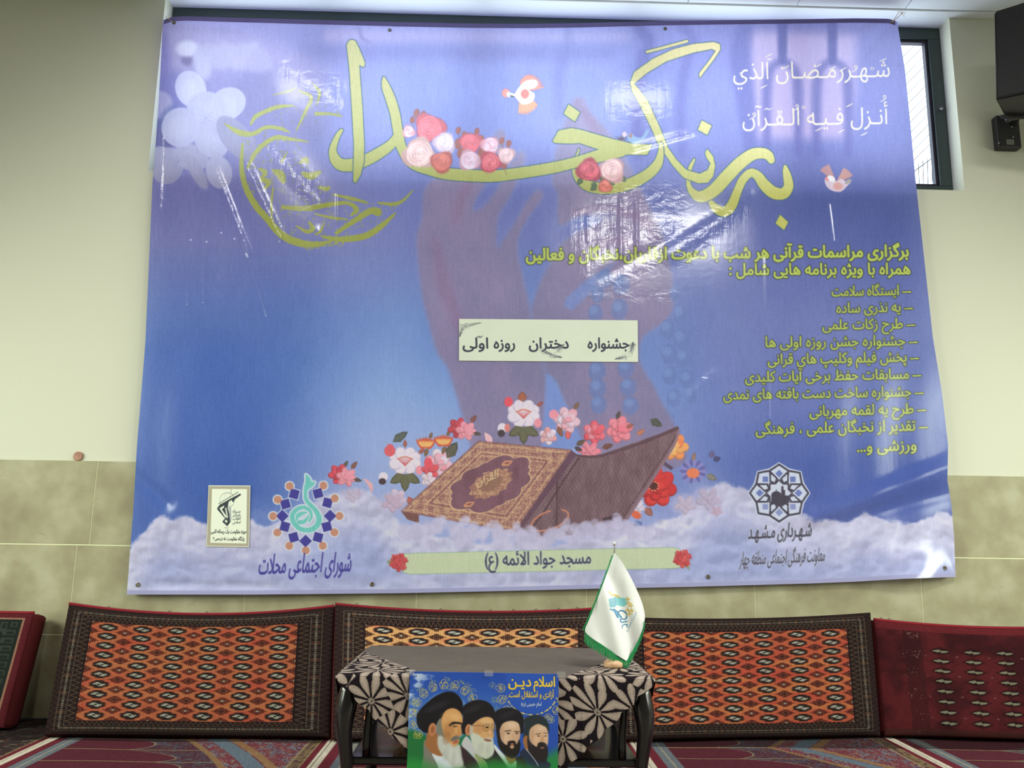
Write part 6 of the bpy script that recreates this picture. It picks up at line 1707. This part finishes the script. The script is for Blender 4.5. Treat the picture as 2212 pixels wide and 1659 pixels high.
for (x, y) in ((886, 1449), (1056, 1451), (1212, 1454)):
    c = on_y(x, y, yp - .006)
    bm = bmesh.new(); add_box(bm, c[0] - .012, c[0] + .012, c[1] - .0005, c[1] + .0003, c[2] - .012, c[2] + .004)
    link('tape', bm_mesh('tape', bm), m_tape, post)
# ------------------------------------------------------------------ table flag
zt_ = TZ + .006
pb = on_z(1325, 1441, zt_)
yF = pb[1]
flag = empty('table_flag', (pb[0], yF, zt_)); tag(flag, 'small white satin flag with green fringe on a stand at the right of the table', 'flag')
m_wood = mat('pale_wood', rough=.45); noise_color(m_wood, 30, L3(186, 142, 104), L3(206, 172, 136), vec_scale=(1, 1, 6))
bm = bmesh.new()
lathe(bm, [(.001, 0), (.026, 0), (.029, .004), (.029, .014), (.024, .018), (.021, .022), (.008, .024), (.001, .024)], (pb[0], yF, zt_), 40)
link('stand_base', bm_mesh('stand_base', bm, True), m_wood, flag)
ptop = on_y(1327, 1176, yF)
m_chr = mat('chrome', L3(200, 196, 186), .2, 1.0)
bm = bmesh.new(); tube(bm, [(pb[0], yF, zt_ + .02), (pb[0] + .4 * (ptop[0] - pb[0]), yF, zt_ + .12), tuple(ptop)], .0022, 10)
link('pole', bm_mesh('pole', bm, True), m_chr, flag)
bm = bmesh.new(); lathe(bm, [(.0005, 0), (.004, .001), (.0045, .004), (.002, .007), (.0032, .011), (.0005, .015)], tuple(ptop - np.array([0, 0, .003])), 16)
link('finial', bm_mesh('finial', bm, True), m_chr, flag)
Lp = spline([(1326, 1196), (1312, 1236), (1298, 1274), (1284, 1310), (1272, 1340), (1264, 1362), (1276, 1376), (1296, 1390), (1316, 1404), (1334, 1416), (1352, 1427)], 1.5)
Rp = spline([(1328, 1195), (1338, 1206), (1352, 1228), (1366, 1254), (1380, 1284), (1390, 1312), (1393, 1334), (1388, 1358), (1378, 1384), (1366, 1406), (1354, 1427)], 1.5)
def rs_(P, n):
    d = np.concatenate([[0], np.cumsum(np.hypot(*np.diff(P, axis=0).T))]); t = np.linspace(0, d[-1], n)
    return np.stack([np.interp(t, d, P[:, 0]), np.interp(t, d, P[:, 1])], -1)
nF, mF = 240, 420
LL, RR_ = rs_(Lp, mF), rs_(Rp, mF)
s = np.linspace(0, 1, nF)[None, :, None]
PF = LL[:, None] * (1 - s) + RR_[:, None] * s
cf = Cv(1255, 1185, 1400, 1440, 3.0, C(228, 230, 226))
BL, GD, TQ = C(60, 122, 168), C(206, 178, 96), C(120, 188, 206)
T2 = lambda pts: [(690 + x / 2.989, 1160 + y / 2.989) + tuple(r / 2.989 for r in rest) for x, y, *rest in pts]
cf.poly(T2([(1866, 400), (1915, 385), (1920, 440), (1905, 455), (1875, 455)]), C(120, 176, 196)); cf.poly(T2([(1915, 388), (1990, 395), (1985, 440), (1960, 450), (1920, 440)]), C(126, 200, 206))
cf.stroke(T2([(1868, 352, 10), (1885, 372, 12), (1910, 378, 14), (1935, 388, 12)]), GD)
for o_x, w2, c_ in ((0, 9, BL), (9, 6, TQ), (20, 10, BL)): cf.stroke(T2([(1880 + o_x, 466, w2), (1905 + o_x, 480 + o_x * .3, w2), (1915 + o_x, 500, w2), (1930 + o_x, 520, w2)]), c_)
cf.stroke(T2([(1920, 515, 8), (1935, 480, 9), (1960, 478, 10), (1985, 500, 9), (1975, 530, 9), (1945, 530, 8), (1950, 550, 9), (1985, 545, 8)]), BL)
cf.stroke(T2([(1955, 590, 5), (1958, 570, 7), (1985, 565, 8), (1985, 580, 7)]), BL)
for (x, y) in ((1990, 400), (2010, 440), (1990, 470), (2015, 475), (2000, 495), (1995, 425)):
    cf.stroke(T2([(x - 14, y + 8, 8), (x, y, 9), (x + 14, y + 2, 7)]), GD); cf.line(T2([(x, y - 14)])[0], T2([(x + 4, y + 14)])[0], 2.2, GD)
for q in range(10):
    x, y = 2042 - q * 6.5, 488 + q * 13; cf.line(T2([(x, y)])[0], T2([(x + 7, y + 5)])[0], 1.3, BL)
    x, y = 2018 - q * 3, 500 + q * 12; cf.line(T2([(x, y)])[0], T2([(x + 5, y + 4)])[0], .9, C(120, 150, 170))
xx, yy = PF[..., 0], PF[..., 1]
dep = .018 * np.sin((xx - 1262) / 26.0) * sstep(1200, 1300, yy) + .006 * np.sin((xx - yy * .3) / 9.0) * sstep(1200, 1260, yy)
FL = on_y(xx, yy, yF - .012 - dep)
m_satin = col_mat('satin', .35, .5)
m_satin.node_tree.nodes['Principled BSDF'].inputs['Sheen Weight'].default_value = .3
link('flag_cloth', grid_mesh('flag_cloth', FL, cf.sample(xx, yy)), m_satin, flag)
m_fr = mat('green_fringe', L3(28, 150, 84), .5)
bm = bmesh.new()
rr = random.Random(8)
def fr_pts(k, side):
    P = LL if side == 'L' else RR_
    return P[k]
def strand(x, y, dx, dy, wd=.0007):
    d0 = .018 * math.sin((x - 1262) / 26.0)
    A = on_y(x, y, yF - .012 - d0 * .9); B = on_y(x + dx * .5, y + dy * .5, yF - .013 - d0 * .8); D = on_y(x + dx, y + dy, yF - .012 - d0 * .8 - rr.uniform(-.002, .002))
    tube(bm, [A, B, D], [wd, wd, wd * .7], 4)
iL = [k for k in range(mF) if LL[k][1] < 1362 and LL[k][0] > 1264]
kc = len(iL)
for k in range(4, kc, 2): strand(LL[k][0], LL[k][1], -4.5 + rr.uniform(-.6, .6) - 1.5 * k / kc, 2.5 + rr.uniform(-.5, .5))
for t in np.linspace(0, 1, 150):
    k = int(kc + (mF - 1 - kc) * t); strand(LL[k][0] + rr.uniform(-.4, .4), LL[k][1] - .5, rr.uniform(-1, 1) - 1 * (1 - t), 24 - 6 * t + rr.uniform(-2, 2))
kr = [k for k in range(mF) if RR_[k][1] > 1340]
for k in kr[::1]: strand(RR_[k][0], RR_[k][1], rr.uniform(-1.2, 1.2), 18 + rr.uniform(-3, 3) - 8 * (1427 - RR_[k][1]) / 87)
link('fringe', bm_mesh('fringe', bm), m_fr, flag)
